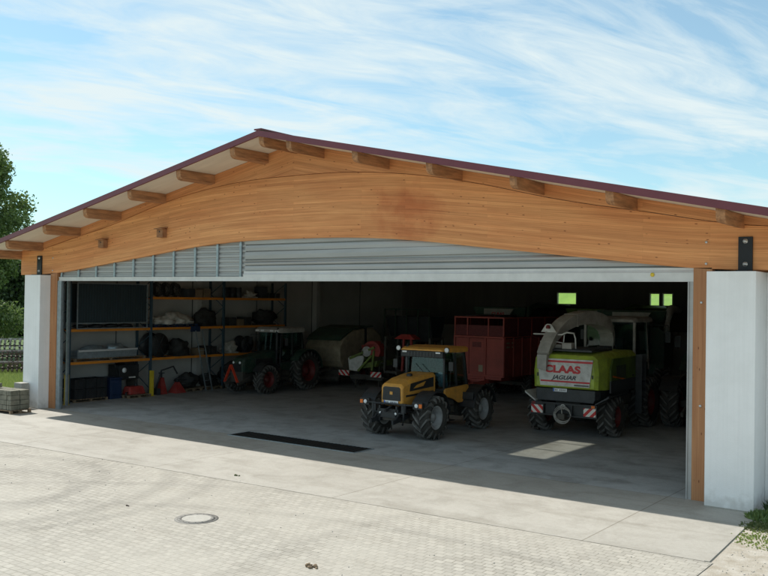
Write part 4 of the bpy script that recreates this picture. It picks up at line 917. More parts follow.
# ================================================================ BALER behind the green tractor
def baler(loc, rz):
    t = thing('round_baler', 'cream round baler with dark green top parked behind the dark green tractor', 'baler', loc, rz)
    W = 1.15
    prof = [(0, 1.0), (-.25, 1.3), (-.3, 2.0), (.1, 2.5), (.9, 2.85), (1.9, 2.95), (1.9, .9), (.6, .7)]
    m = MB(); m.prism(prof, -W, W, 'x'); m.build('front_chamber', 'cream', t, .06)
    prof2 = [(2.05, .85), (2.05, 2.98), (2.7, 2.95), (3.35, 2.6), (3.7, 2.0), (3.65, 1.3), (3.2, .8)]
    m = MB(); m.prism(prof2, -W-.02, W+.02, 'x'); m.build('tailgate', 'cream', t, .08)
    m = MB(); m.prism([(-.2, 2.35), (.1, 2.54), (.9, 2.9), (2.0, 3.03), (2.75, 3.02), (2.7, 3.08), (1.9, 3.1), (.85, 2.97), (.0, 2.6), (-.25, 2.38)], -W+.03, W-.03, 'x'); m.build('top_cover', 'darkgreen', t, .02)
    m = MB(); m.b(-W-.03, W+.03, 1.91, 2.04, .9, 3.0); m.build('gap_seal', 'black', t)
    for s in (-1, 1): wheel(t, (s*1.15, 1.5, .55), .55, .42, .28, s, 'rim_red', 16, 1)
    m = MB(); m.b(-.9, .9, 1.4, 1.6, .45, .65); m.build('axle', 'chassis', t)
    m = MB(); m.bar((-.5, .2, .9), (0, -1.3, .7), .1, .12); m.bar((.5, .2, .9), (0, -1.3, .7), .1, .12); m.b(-1.0, 1.0, -.1, .3, .5, .85); m.build('drawbar', 'chassis', t)
    m = MB(); m.lathe([(-.95, .16), (.95, .16)], (0, -.1, .4), 'x', 14, cap=True)
    for k in range(20):
        for a in range(4): m.bar((-.9+.095*k, -.1, .4), (-.9+.095*k, -.1+.28*math.cos(a*1.57+.3), .4+.28*math.sin(a*1.57+.3)), .015, .015)
    m.build('pickup', 'chassis', t)
    return t
baler((-11.0, 14.9, .005), R(2))

# ================================================================ green/white header with warning boards
def mower(loc, rz):
    t = thing('folded_header', 'green and white crop header with red guard and striped boards left of the yellow tractor', 'farm implement', loc, rz)
    m = MB(); m.prism([(-.75, .95), (-.85, 1.55), (-.72, 1.66), (.05, 1.72), (.12, 1.6), (-.02, 1.2), (-.25, .92)], -.03, .06, 'y'); m.build('white_cover', 'offwhite', t, .04)
    m = MB(); m.hexa([(-.85, .08, .95), (.75, .08, 1.2), (.75, 1.6, 1.2), (-.85, 1.6, .95)], [(-.75, .08, 1.15), (.85, .08, 1.5), (.85, 1.6, 1.5), (-.75, 1.6, 1.15)])
    m.bar((-.7, -.05, 1.55), (.75, -.05, 2.15), .1, .12); m.bar((-.2, -.06, .95), (.62, -.06, 1.75), .1, .1); m.bar((.62, -.04, 1.0), (.72, -.04, 2.0), .1, .1); m.bar((-.7, .3, 1.3), (.8, .4, 2.1), .15, .3); m.build('frame', 'lime_dirty', t, .01)
    m = MB(); pts = []
    for k in range(11): a = R(-35+k*21); pts.append((.55+.52*math.cos(a), 1.98+.48*math.sin(a)))
    pts += [(.0, 2.15), (.2, 1.75)]
    m.prism(pts, -.02, .5, 'y'); m.build('red_guard', 'red', t, .05)
    m = MB(); m.lathe([(-.03, .26), (-.07, .25), (-.09, .16), (-.12, .15), (-.12, 0)], (.28, 0, 1.93), 'y', 24); m.build('drum', 'offwhite', t)
    m = MB(); m.b(-.9, 1.0, .3, .45, .5, .75); m.b(-.1, .1, .3, 2.2, .5, .7); m.tube([(-.7, .5, .05), (-.7, .5, .9)], .05); m.tube([(.7, .5, .05), (.7, .5, 1.2)], .05); m.b(-1.1, 1.3, -.02, .02, .66, .72); m.build('stand', 'chassis', t)
    for x in (-.95, .95):
        m = MB(); m.box((0, 0, 0), (.62, .02, .26)); o = m.build('warning_board', 'warn' if x < 0 else 'warn2', t); o.location = (x-.1, -.05, .82)
    m = MB()
    for k in range(5): m.tube([(-.3+.2*k, .3, 1.4), (-.2+.2*k, .1, 2.0-.1*k), (.1+.15*k, .3, 2.2)], .02, 6)
    m.build('hydraulic_hoses', 'black', t)
    return t
mower((-8.05, 14.2, .005), R(4))

# ================================================================ COMBINES in the dark back row
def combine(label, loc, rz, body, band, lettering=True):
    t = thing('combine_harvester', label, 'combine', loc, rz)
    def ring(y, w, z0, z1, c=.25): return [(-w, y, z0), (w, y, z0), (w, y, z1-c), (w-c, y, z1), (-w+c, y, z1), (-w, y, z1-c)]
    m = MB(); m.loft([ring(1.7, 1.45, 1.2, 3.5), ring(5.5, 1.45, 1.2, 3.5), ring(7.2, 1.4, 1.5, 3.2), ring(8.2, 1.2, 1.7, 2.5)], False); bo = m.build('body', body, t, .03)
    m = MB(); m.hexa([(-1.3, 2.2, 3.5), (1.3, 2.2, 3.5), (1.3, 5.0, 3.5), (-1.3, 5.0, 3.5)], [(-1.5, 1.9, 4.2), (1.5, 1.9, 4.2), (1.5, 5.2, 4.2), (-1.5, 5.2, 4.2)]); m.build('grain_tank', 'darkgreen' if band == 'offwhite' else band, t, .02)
    if lettering:
        m = MB(); m.prism([(-.8, 4.12), (.85, 4.12), (.6, 3.72), (-.8, 3.72)], 1.80, 1.93, 'y'); pn = m.build('sign_panel', 'spout', t); text_mesh('lettering', 'CLAAS', .2, 'text_red', pn, (0, 1.795, 3.86), (R(90), 0, 0), 0, .008, 1.2)
    m = MB(); m.b(-.85, .85, .2, 1.7, 1.9, 2.1)
    for s in (-1, 1): m.bar((s*.82, .25, 2.1), (s*.85, .5, 3.6), .08, .08); m.bar((s*.82, 1.65, 2.1), (s*.85, 1.65, 3.6), .08, .08)
    m.build('cab_frame', 'black', t)
    m = MB(); m.b(-.8, .8, .35, .36, 2.1, 3.6); m.build('windscreen', 'glass', t)
    m = MB(); m.b(-1.0, 1.0, .0, 1.85, 3.62, 3.82); m.build('cab_roof', 'darkgrey', t, .05)
    for s in (-1, 1):
        m = MB(); m.b(s*.85, s*.855, .5, 1.6, 2.1, 3.6); m.build('side_window', 'glass', t)
        wheel(t, (s*1.35, 1.9, .88), .88, .65, .5, s, 'rim_red', 18, 1); wheel(t, (s*1.2, 6.2, .6), .6, .42, .32, s, 'rim_red', 16, 1)
    m = MB(); m.b(-1.0, 1.0, 1.7, 6.4, .7, 1.2); m.b(-.6, .6, -1.0, 1.7, .6, 1.5); m.build('chassis', 'chassis', t)
    m = MB(); m.tube([(1.45, 2.0, 3.2), (1.62, 2.2, 4.15), (1.62, 3.0, 4.3), (1.62, 7.5, 4.2)], .17, 12); m.build('unloading_auger', 'offwhite' if band == 'offwhite' else band, t)
    return t
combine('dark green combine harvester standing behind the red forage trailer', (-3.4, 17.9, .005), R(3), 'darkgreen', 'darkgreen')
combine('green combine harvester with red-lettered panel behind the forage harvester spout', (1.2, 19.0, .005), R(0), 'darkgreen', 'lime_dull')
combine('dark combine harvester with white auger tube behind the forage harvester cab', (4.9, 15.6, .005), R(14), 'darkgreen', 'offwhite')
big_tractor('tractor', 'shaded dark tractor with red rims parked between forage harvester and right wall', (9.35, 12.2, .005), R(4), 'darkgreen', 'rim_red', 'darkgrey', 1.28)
# dark red cultivator behind the yellow tractor
def cultivator(loc):
    t = thing('cultivator', 'dark folded cultivator with a red headstock standing in shade behind the yellow tractor', 'farm implement', loc)
    m = MB(); m.b(-1.4, 1.4, 0, .12, .9, 1.02); m.b(-1.4, 1.4, 1.0, 1.12, .9, 1.02); m.b(-.3, -.2, -.6, 1.6, .9, 1.05); m.b(.2, .3, -.6, 1.6, .9, 1.05)
    for s in (-1, 1): m.bar((s*1.35, .0, 1.0), (s*1.3, .0, 2.7), .1, .12); m.bar((s*1.35, 1.06, 1.0), (s*1.3, 1.06, 2.7), .1, .12); m.bar((s*1.28, 0, 2.2), (s*1.28, 1.06, 2.2), .1, .1); m.bar((s*1.3, 0, 2.65), (s*1.3, 1.06, 2.65), .1, .1)
    m.build('frame', 'chassis', t, .01)
    m = MB(); m.hexa([(-.6, -.3, 2.62), (.6, -.3, 2.62), (.6, .3, 2.62), (-.6, .3, 2.62)], [(-.25, -.2, 2.85), (.25, -.2, 2.85), (.25, .2, 2.85), (-.25, .2, 2.85)]); m.bar((-.3, 0, 1.0), (-.2, 0, 2.8), .1, .1); m.bar((.3, 0, 1.0), (.2, 0, 2.8), .1, .1); m.build('headstock', 'red', t)
    for k in range(8):
        x = -1.3+.37*k
        for y in (.06, 1.06): m = MB(); m.tube([(x, y, .95), (x, y+.25, .8), (x, y+.2, .4), (x, y-.02, .08)], .025, 6); m.build('tine', 'chassis', t)
    for s in (-1, 1):
        for k in range(4): z_ = 1.3+.33*k; m = MB(); m.tube([(s*1.3, .0, z_), (s*1.55, .0, z_+.1), (s*1.75, .0, z_-.1)], .022, 6); m.build('tine', 'chassis', t)
cultivator((-5.6, 14.6, 0.005))
# seed drill in the dark at back left
t = thing('seed_drill', 'dark hopper seed drill standing in deep shade behind the cultivator', 'farm implement', (-9.2, 20.5, .005))
m = MB(); m.hexa([(-1.4, -.3, 2.2), (1.4, -.3, 2.2), (1.4, .5, 2.2), (-1.4, .5, 2.2)], [(-1.5, -.7, 3.6), (1.5, -.7, 3.6), (1.5, .9, 3.6), (-1.5, .9, 3.6)]); m.build('hopper', 'darkgrey', t, .03)
m = MB(); m.b(-1.5, 1.5, -.2, .2, .9, 1.1); m.bar((-1.2, 0, 1), (-1.2, 0, 2.3), .12, .12); m.bar((1.2, 0, 1), (1.2, 0, 2.3), .12, .12); m.b(-.3, .3, -.3, .6, 1.1, 2.2)
for k in range(5): m.b(-1.55+.75*k, -1.5+.75*k, -.8, -.75, 2.2, 4.0)
m.b(-1.55, 1.5, -.8, -.75, 3.95, 4.0); m.build('frame', 'darkgreen', t)
for s in (-1, 1): wheel(t, (s*1.1, .0, .5), .5, .35, .25, s, 'rim_red', 14, 1)
m = MB()
for k in range(14): m.tube([(-1.3+.2*k, .2, 2.2), (-1.3+.2*k, .4, 1.2), (-1.3+.2*k, .5, .3)], .02, 5)
m.build('seed_tubes', 'black', t)

# ================================================================ PALLET RACK
FX, BX = -13.55, -14.6
rk = thing('pallet_rack', 'long storage rack with orange beams and dark blue uprights along the left wall', 'rack', (0, 0, 0))
YS = [1.35, 5.6, 10.1, 14.6]
for y in YS:
    m = MB(); m.b(FX, FX-.1, y-.05, y+.05, .0, 5.3); m.b(BX, BX+.08, y-.05, y+.05, 0, 5.3); z_ = .3; k = 0
    while z_ < 5.0:
        a, b_ = (FX-.05, BX+.05) if k % 2 == 0 else (BX+.05, FX-.05); m.bar((a, y, z_), (b_, y, z_+.62), .03, .03); z_ += .62; k += 1
    m.build('upright', 'rack_blue', rk)
for i in range(3):
    for z_ in ((1.60, 2.98), (1.60, 2.98, 4.38), (1.60, 2.98, 4.38))[i]:
        for x in (FX-.02, BX+.06):
            m = MB(); m.b(x, x-.05, YS[i]+.052, YS[i+1]-.052, z_, z_+.11); m.build('beam', 'rack_orange', rk)
        m = MB()
        for k in range(5): y = YS[i]+.4+k*.85; m = MB(); m.b(FX-.08, BX+.07, y, y+.1, z_+.05, z_+.108); m.build('shelf_bar', 'rack_blue', rk)
for (x, y, lab) in ((-13.42, 5.55, 'yellow post guard at the foot of the middle rack upright'), (-13.22, 1.0, 'yellow post guard right behind the left door guide')):
    m = MB(); m.prism([(x-.07, y-.07), (x+.07, y-.07), (x+.07, y+.07), (x+.055, y+.07), (x+.055, y-.055), (x-.055, y-.055), (x-.055, y+.07), (x-.07, y+.07)], 0, 1.15 if y > 2 else 1.25, 'z'); m.b(x-.12, x+.12, y-.1, y+.1, .006, .02)
    o = m.build('post_guard', 'safety'); tag(o, lab, 'post guard', 'yellow post guards at the rack')
def pallet(mb, x0, x1, y0, y1, z):
    n = max(3, int((y1-y0)/.14))
    for k in range(n): y = y0+(y1-y0-.1)*k/(n-1); mb.b(x0, x1, y, y+.1, z+.10, z+.13)
    for x in (x0+.05, (x0+x1)/2, x1-.05):
        mb.b(x-.05, x+.05, y0, y1, z, z+.02)
        for y in (y0+.05, (y0+y1)/2, y1-.05): mb.b(x-.05, x+.05, y-.05, y+.05, z+.02, z+.1)
def on_pallet(y0, y1, z, lab, x0=-14.5, x1=-13.55, mm='pallet'):
    m = MB(); pallet(m, x0, x1, y0, y1, z); o = m.build('pallet', mm); tag(o, lab, 'pallet', 'pallets along the left wall')
    return z+.135
S0, S1, S2, SG = 1.712, 3.092, 4.492, .006
# floor level bay 1
h = on_pallet(1.6, 3.3, SG, 'wooden pallet under the black crates on the floor')
for k in range(3):
    for q in range(2):
        t = thing('crate', 'black plastic crate %s in the floor stack nearest the left door guide' % (('at the front bottom', 'in the middle bottom', 'at the rear bottom')[k] if q == 0 else ('at the front top', 'in the middle top', 'at the rear top')[k]), 'crate', (-14.0, 1.9+.55*k, h+.42*q), 0, 'black crates on the floor pallet')
        m = MB(); m.b(-.42, .42, -.26, .26, 0, .03)
        for a in (-1, 1): m.b(a*.42, a*.39, -.26, .26, .031, .4); m.b(-.389, .389, a*.26, a*.23, .031, .4)
        for k2 in range(4): m.b(.421, .435, -.24+.14*k2, -.2+.14*k2, .03, .38)
        m.b(.421, .44, -.26, .26, .36, .4); m.build('shell', 'black', t)
m = MB(); m.b(-14.4, -13.6, 3.45, 4.05, .006, .85); m.b(-14.42, -13.58, 3.43, 4.07, .86, .93); m.prism([(-13.6, .1), (-13.57, .2), (-13.57, .7), (-13.6, .8)], 3.5, 4.0, 'y'); o = m.build('bin', 'blue', None, .03); tag(o, 'dark blue plastic bin between the black crates and the red machine', 'bin')
t = thing('compressor', 'black wheeled machine with pale lamp under the lower shelf beside the yellow guard', 'machine', (-14.1, 4.3, .5))
m = MB(); m.b(-.4, .4, -.3, .75, .3, .95); m.b(-.3, .3, .1, .6, .95, 1.1); m.tube([(.3, -.3, .5), (.35, -.5, .9), (.35, -.5, 1.1)], .03); m.build('housing', 'black', t, .04)
m = MB(); m.lathe([(.0, .11), (.03, .11), (.03, 0)], (.4, -.05, .72), 'x', 14); m.build('lamp', 'lamp', t)
m = MB(); m.b(.401, .42, .2, .55, .36, .42); m.build('label_strip', 'offwhite', t)
m = MB(); m.b(-.35, .35, -.25, -.2, -.5, .3); m.b(-.35, .35, .65, .7, -.5, .3); m.build('legs', 'chassis', t)
h = on_pallet(4.1, 5.35, SG, 'wooden pallet under the red pump on the floor', -13.95, -13.2)
t = thing('pump', 'low red pump unit on a floor pallet beside the yellow guard', 'pump', (-13.6, 4.72, h))
m = MB(); m.hexa([(-.3, -.45, 0), (.3, -.45, 0), (.3, .45, 0), (-.3, .45, 0)], [(-.22, -.4, .36), (.2, -.4, .36), (.2, .36, .36), (-.22, .36, .36)]); m.build('cover', 'red', t, .06)
m = MB(); m.tube([(.1, -.45, .1), (.2, -.6, .1), (.25, -.62, .0)], .04); m.lathe([(0, .07), (.14, .07), (.14, 0)], (0, .1, .36), 'z', 12); m.build('fittings', 'black', t)
# bay 2 floor
for i, (x, y, hh, w_, lab) in enumerate(((-13.7, 6.35, .95, .2, 'tall narrow red jack leaning against the rack behind the yellow guard'), (-13.65, 7.25, .62, .3, 'short wide red stand on the floor in front of the middle rack bay'))):
    t = thing('support_stand', lab, 'stand', (x, y, .006), 0, 'red stands on the floor')
    m = MB(); m.hexa([(-w_, -w_, 0), (w_, -w_, 0), (w_, w_, 0), (-w_, w_, 0)], [(-.08, -.08, hh*.8), (.08, -.08, hh*.8), (.08, .08, hh*.8), (-.08, .08, hh*.8)]); m.build('base', 'red', t)
    m = MB(); m.tube([(0, 0, hh*.8), (0, 0, hh)], .04); m.b(-.1, .1, -.1, .1, hh, hh+.04); m.build('spindle', 'darkgrey', t)
m = MB(); m.tube([(-13.6, 5.95, .3), (-13.65, 6.3, 1.1), (-13.65, 7.0, 1.25), (-13.6, 7.2, .9)], .04); m.b(-13.9, -13.4, 5.9, 6.05, .006, .3); o = m.build('hand_crane', 'darkgrey'); tag(o, 'dark bent pipe crane standing between yellow guard and red stands', 'crane')
y = 7.7
for k, (dy, hh, mm, lab) in enumerate(((.95, .62, 'dark_tarp', 'grey crumpled sack on the floor pallet behind the red stands'), (1.0, .5, 'dark_tarp', 'low dark sack on the floor pallet beside the leaning ladder'), (1.0, .8, 'black', 'tall black sack on the floor in the far rack bay'), (1.2, .6, 'dark_tarp', 'wide dark sack on the floor at the far end of the rack'))):
    z0 = on_pallet(y, y+dy+.1, SG, lab.replace('grey crumpled sack on the floor pallet', 'wooden floor pallet').replace('low dark sack on the floor pallet', 'wooden floor pallet').replace('tall black sack', 'wooden pallet').replace('wide dark sack', 'wooden pallet'))
    m = MB(); m.ell((-14.0, y+dy/2, z0+hh*.55), (.45, dy/2, hh*.6), k+2, .3, 18, 12, .85); o = m.build('sack', mm); tag(o, lab, 'sack', 'sacks on the floor pallets'); y += dy+.35
# shelf at 1.7
h = on_pallet(1.6, 5.3, S0, 'long row pallet under the grey metal trough on the lower shelf')
t = thing('metal_trough', 'long pale grey metal trough lying on the lower shelf', 'trough', (-13.95, 3.3, h))
m = MB(); m.prism([(-.4, 0), (.38, 0), (.42, .36), (.36, .36), (.33, .05), (-.35, .05), (-.38, .30), (-.44, .30)], -1.55, 1.5, 'y'); m.build('tray', 'galv', t)
m = MB(); m.b(.425, .46, -1.55, 1.5, .28, .36); m.build('rim', 'rail', t)
m = MB(); m.ell((0, -.5, .2), (.25, .6, .25), 4, .4, 14, 10); m.ell((0, .7, .2), (.25, .5, .28), 6, .4, 14, 10); m.build('contents', 'galv', t)
def reel(c, r, w_, lab):
    t = thing('cable_reel', lab, 'reel', c, 0, 'reels on the lower shelf')
    m = MB(); m.lathe([(-w_/2, .05), (-w_/2, r), (-w_/2+.04, r), (-w_/2+.04, r*.8), (w_/2-.04, r*.8), (w_/2-.04, r), (w_/2, r), (w_/2, .05)], (0, 0, r), 'x', 32); m.build('spool', 'black', t)
    m = MB()
    for k in range(6): a = k*math.pi/3; m.bar((w_/2+.01, 0, r), (w_/2+.01, math.cos(a)*r*.95, r+math.sin(a)*r*.95), .04, .02)
    m.build('spokes', 'darkgrey', t)
reel((-14.0, 6.15, S0+.0), .56, .7, 'large black cable reel on the lower shelf just past the yellow guard')
reel((-14.0, 11.9, S0+.0), .42, .6, 'smaller dark reel on the lower shelf in the far rack bay')
lumps = [(-14.0, 7.6, S0, .4, .55, .42, 'dark_tarp', 'rounded grey-brown bundle on the lower shelf beside the cable reel', 3),
         (-14.0, 9.1, S0, .4, .6, .30, 'black', 'flat black bundle on the lower shelf beside the upright', 4),
         (-14.0, 10.9, S0, .35, .45, .3, 'tarp', 'small pale bundle on the lower shelf in the far bay', 5),
         (-14.0, 13.5, S0, .4, .7, .5, 'dark_tarp', 'high dark bundle at the far end of the lower shelf', 6),
         (-14.0, 9.2, S1, .4, .7, .42, 'dark_tarp', 'dark bundle on the middle shelf beside the white tarpaulin', 8),
         (-14.0, 11.3, S1, .4, .8, .36, 'black', 'long black bundle on the middle shelf in the far bay', 9),
         (-14.0, 13.4, S1, .4, .75, .45, 'dark_tarp', 'dark bundle at the far end of the middle shelf', 10),
         (-14.0, 6.7, S2, .4, .8, .3, 'dark_tarp', 'dark bundle on the top shelf above the white tarpaulin', 11),
         (-14.0, 8.5, S2, .4, .75, .36, 'dark_tarp', 'wide dark bundle on the top shelf near the middle upright', 12),
         (-14.0, 10.9, S2, .4, .6, .35, 'black', 'black bundle on the top shelf in the far bay', 13),
         (-14.0, 12.3, S2, .3, .35, .2, 'tarp', 'small pale bundle on the top shelf', 14),
         (-14.0, 13.5, S2, .4, .7, .4, 'dark_tarp', 'dark bundle at the far end of the top shelf', 15)]
GOODS = {4: 'boxes', 6: 'drums', 9: 'boxes', 11: 'tyres', 12: 'boxes', 13: 'drums', 15: 'boxes'}
for x, y, z_, rx_, ry_, rz_, mm, lab, sd in lumps:
    g_ = GOODS.get(sd)
    if g_ is None:
        m = MB(); m.ell((x, y, z_+rz_*.8), (rx_, ry_, rz_), sd, .28, 20, 12, .8); m.b(x-.35, x+.35, y-ry_*.7, y+ry_*.7, z_, z_+.06); o = m.build('bundle', mm); tag(o, lab, 'bundle', 'bundles on the rack shelves')
        continue
    place = {4: 'on the lower shelf beside the middle upright', 6: 'at the far end of the lower shelf', 9: 'in the far bay of the middle shelf', 11: 'on the top shelf above the white tarpaulin', 12: 'on the top shelf near the middle upright', 13: 'in the far bay of the top shelf', 15: 'at the far end of the top shelf'}[sd]
    rr = random.Random(sd); n_ = 3; w3 = 2*ry_/n_
    for q in range(n_):
        yy = y-ry_+w3*(q+.5); pos = ('nearest', 'middle', 'farthest')[q]
        if g_ == 'boxes':
            hh = rr.uniform(.25, .6); m = MB(); m.box((x+.1, yy, z_+hh/2+.003), (.6, w3*.86, hh), (0, 0, rr.uniform(-.12, .12))); o = m.build('storage_box', rr.choice(['dark_tarp', 'carton', 'darkgrey']), None, .01)
            tag(o, '%s of three dull storage boxes %s' % (pos, place), 'box', 'storage boxes on the rack')
        elif g_ == 'drums':
            m = MB(); m.lathe([(0, .0), (0, .19), (.02, .2), (.17, .195), (.19, .205), (.21, .195), (.5, .2), (.52, .19), (.52, 0)], (x+.15, yy, z_+.003), 'z', 20); o = m.build('drum', rr.choice(['rack_blue', 'black', 'darkgrey']))
            tag(o, '%s of three small dark drums %s' % (pos, place), 'drum', 'drums on the rack')
        else:
            m = MB(); tyre_mesh(m, (0, 0, 0), .34, .24, .2, 18); o = m.build('spare_tyre', 'rubber'); o.rotation_euler = (0, 0, R(90)); o.location = (x+.1, yy, z_+.345)
            tag(o, '%s of three spare tyres standing %s' % (pos, place), 'tyre', 'spare tyres on the rack')
h = on_pallet(5.85, 8.4, S1, 'dark blue pallet under the white tarpaulin on the middle shelf', mm='blue')
m = MB()
for k, (y, ry, rz_) in enumerate(((6.5, .6, .2), (7.2, .7, .26), (7.8, .55, .16))): m.ell((-13.98, y, h+rz_*.75), (.5, ry, rz_), k+20, .4, 24, 14, .8)
o = m.build('tarpaulin', 'tarp'); tag(o, 'crumpled white tarpaulin pile on the dark blue pallet', 'tarpaulin')
# dark mesh cage at the top left
t = thing('mesh_cage', 'tall dark mesh cage with thin pale frame on the middle shelf', 'cage', (-13.95, 0, S1))
m = MB()
for y in (1.65, 5.3):
    for x in (-.45, .45): m.bar((x, y, 0), (x, y, 1.95), .045, .045)
for x in (-.45, .45):
    for z_ in (.02, .24, 1.95): m.bar((x, 1.65, z_), (x, 5.3, z_), .04, .04)
m.build('frame', 'galv', t)
m = MB(); m.b(.40, .42, 1.68, 5.27, .27, 1.92); m.b(-.42, -.40, 1.68, 5.27, .27, 1.92)
m.build('mesh_panel', mat('dark_mesh', (.028, .045, .052), .6, var=.25, scale=6, stretch=(1, 4, .3)), t)
m = MB()
for k in range(26): m.b(.421, .43, 1.75+.135*k, 1.76+.135*k, .27, 1.92)
m.build('wires', 'rack_blue', t)
m = MB()
for k in range(4): m.ell((0, 2.1+.8*k, .1), (.3, .3, .1), k, .2, 10, 8)
m.build('contents', 'black', t)
# ladder leaning at the rack
t = thing('ladder', 'slim aluminium ladder leaning against the rack near the dark green tractor', 'ladder', (-13.3, 8.2, .006))
m = MB(); m.bar((0, .55, 0), (-.2, .0, 2.9), .035, .05); m.bar((.0, .95, 0), (-.2, .42, 2.9), .035, .05)
for k in range(9):
    f_ = (k+.7)/10; a = Vector((0, .55, 0)).lerp(Vector((-.2, 0, 2.9)), f_); b_ = Vector((0, .95, 0)).lerp(Vector((-.2, .42, 2.9)), f_); m.tube([a, b_], .009, 6)
m.build('rails_and_rungs', 'galv', t)
# something blue hanging at the shelf
m = MB(); m.b(-13.53, -13.5, 7.9, 8.5, 2.85, 3.12); o = m.build('blue_sheet', 'blue', None, .01); tag(o, 'small dark blue sheet hanging over the middle shelf edge above the ladder', 'sheet')

# ================================================================ FLOOR / YARD DETAILS
t = thing('pit_cover', 'long black inspection pit cover set flush in the hall floor', 'pit cover', (.12, .25, .006))
m = MB(); m.b(-2.6, 2.6, -.44, .44, 0, .012)
for k in range(35): m.b(-2.55+.15*k, -2.5+.15*k, -.42, .42, .0125, .022)
m.build('grating', 'pit', t)
m = MB(); m.b(-2.66, 2.66, -.5, -.445, 0, .016); m.b(-2.66, 2.66, .445, .5, 0, .016); m.b(-2.66, -2.602, -.445, .445, 0, .016); m.b(2.602, 2.66, -.445, .445, 0, .016); m.build('frame', 'galv', t)
t = thing('manhole_cover', 'round manhole cover with pale concrete centre and dark iron ring in the pavers', 'manhole cover', (5.07, -8.45, .001))
m = MB(); m.lathe([(0, .38), (.010, .38), (.011, .31), (.004, .305)], (0, 0, 0), 'z', 48); m.build('ring', 'castiron', t)
m = MB(); m.lathe([(.003, .30), (.010, .298)], (0, 0, 0), 'z', 40); m.lathe([(.0098, .2985), (.0102, .01), (.0102, 0)], (0, 0, 0), 'z', 40, smooth=False); m.build('centre', 'manhole_fill', t)
m = MB(); m.lathe([(.0, .45), (.003, .45), (.003, .385)], (0, 0, 0), 'z', 48); m.build('mortar_collar', 'castiron', t)
m = MB()
for k in range(16): a = 2*math.pi*k/16; m.box((math.cos(a)*.345, math.sin(a)*.345, .011), (.04, .012, .004), (0, 0, a))
m.build('ring_notches', 'darkgrey', t)

def clods(name, lab, cat, spots, m_):
    m = MB()
    for i, (x, y, r) in enumerate(spots): m.ell((x, y, r*.3), (r, r*.8, r*.5), i+3, .5, 9, 6)
    o = m.build(name, m_); tag(o, lab, cat)
clods('dirt_clod', 'small brown lump of dirt on the pavers near the bottom edge', 'dirt', [(9.03, -9.5, .07), (9.12, -9.44, .05), (8.95, -9.42, .04), (9.1, -9.55, .045), (9.2, -9.5, .03)], 'pallet')
clods('stone', 'small dark pebble on the pavers left of the manhole cover', 'stone', [(3.08, -8.64, .03), (3.13, -8.64, .02)], 'iron')
clods('leaf_scrap', 'small green leaf scrap near the edge of the concrete apron', 'leaf', [(2.52, -4.82, .05), (2.61, -4.79, .03)], 'weed')
random.seed(5)
m = MB()
for i in range(120):
    x, y = random.uniform(-6, 14), random.uniform(-12, -5.2); r = random.uniform(.006, .018); m.ell((x, y, r*.4), (r, r, r*.6), i, .3, 6, 4)
for i in range(500):
    x = 14.5+abs(random.gauss(0, 2.5)); y = random.uniform(-7, -.2); r = random.uniform(.006, .018); m.ell((x, y, r*.3-.01), (r, r, r*.6), i, .4, 6, 4)
o = m.build('grit', 'manhole_fill'); o['kind'] = 'stuff'; o['label'] = 'loose grit and small stones scattered on the yard'; o['category'] = 'gravel'

# block pallet at the left
t = thing('pallet', 'grey weathered wooden pallet under the concrete blocks at the left pillar', 'pallet', (-13.55, -1.75, .006), R(4), 'pallets of the block stack')
m = MB(); pallet(m, -1.25, 1.35, -.45, .45, 0); m.build('deck', 'pallet', t)
random.seed(11); k = 0
NM = {0: 'left', 1: 'right'}
rows = [(-1.2, .15), (.2, 1.3)]
for ci, (x0, x1) in enumerate(rows):
    for lv in range(4):
        if True:
            top = (ci == 0 and lv == 3)
            m = MB(); n = 8; wd = (x1-x0)/n
            for q in range(n):
                if lv == 3 and ci == 1 and q > 6: pass
                for yy in (-.4, .0):
                    dzz = random.uniform(-.006, .006); dxx = random.uniform(-.008, .008); dyy = random.uniform(-.02, .02)
                    z0 = .14+lv*.185
                    m.b(x0+q*wd+.006+dxx, x0+(q+1)*wd-.006+dxx, yy+dyy, yy+.39+dyy, z0+dzz, z0+.175+dzz)
            o = m.build('paver_layer', 'block', None, .008); o.location = (-13.55, -1.75, .006); o.rotation_euler = (0, 0, R(4))
            tag(o, '%s layer of mossy grey paving blocks in the %s half of the pallet stack' % (('bottom', 'second', 'third', 'top')[lv], NM[ci]), 'paving blocks', 'paving block layers on the pallet')
m = MB()
for q in range(5): m.b(-.95+q*.2, -.77+q*.2, -.35, .1, .90, 1.06)
o = m.build('loose_block_row', 'block', None, .008); o.location = (-13.55, -1.75, .006); o.rotation_euler = (0, 0, R(6)); tag(o, 'short loose row of grey blocks lying on top of the block stack', 'paving blocks')
m = MB(); m.b(-14.02, -13.5, -.85, -.52, .006, 1.0); o = m.build('concrete_slab', 'manhole_fill', None, .01); tag(o, 'small pale concrete slab standing against the left white pillar', 'slab')

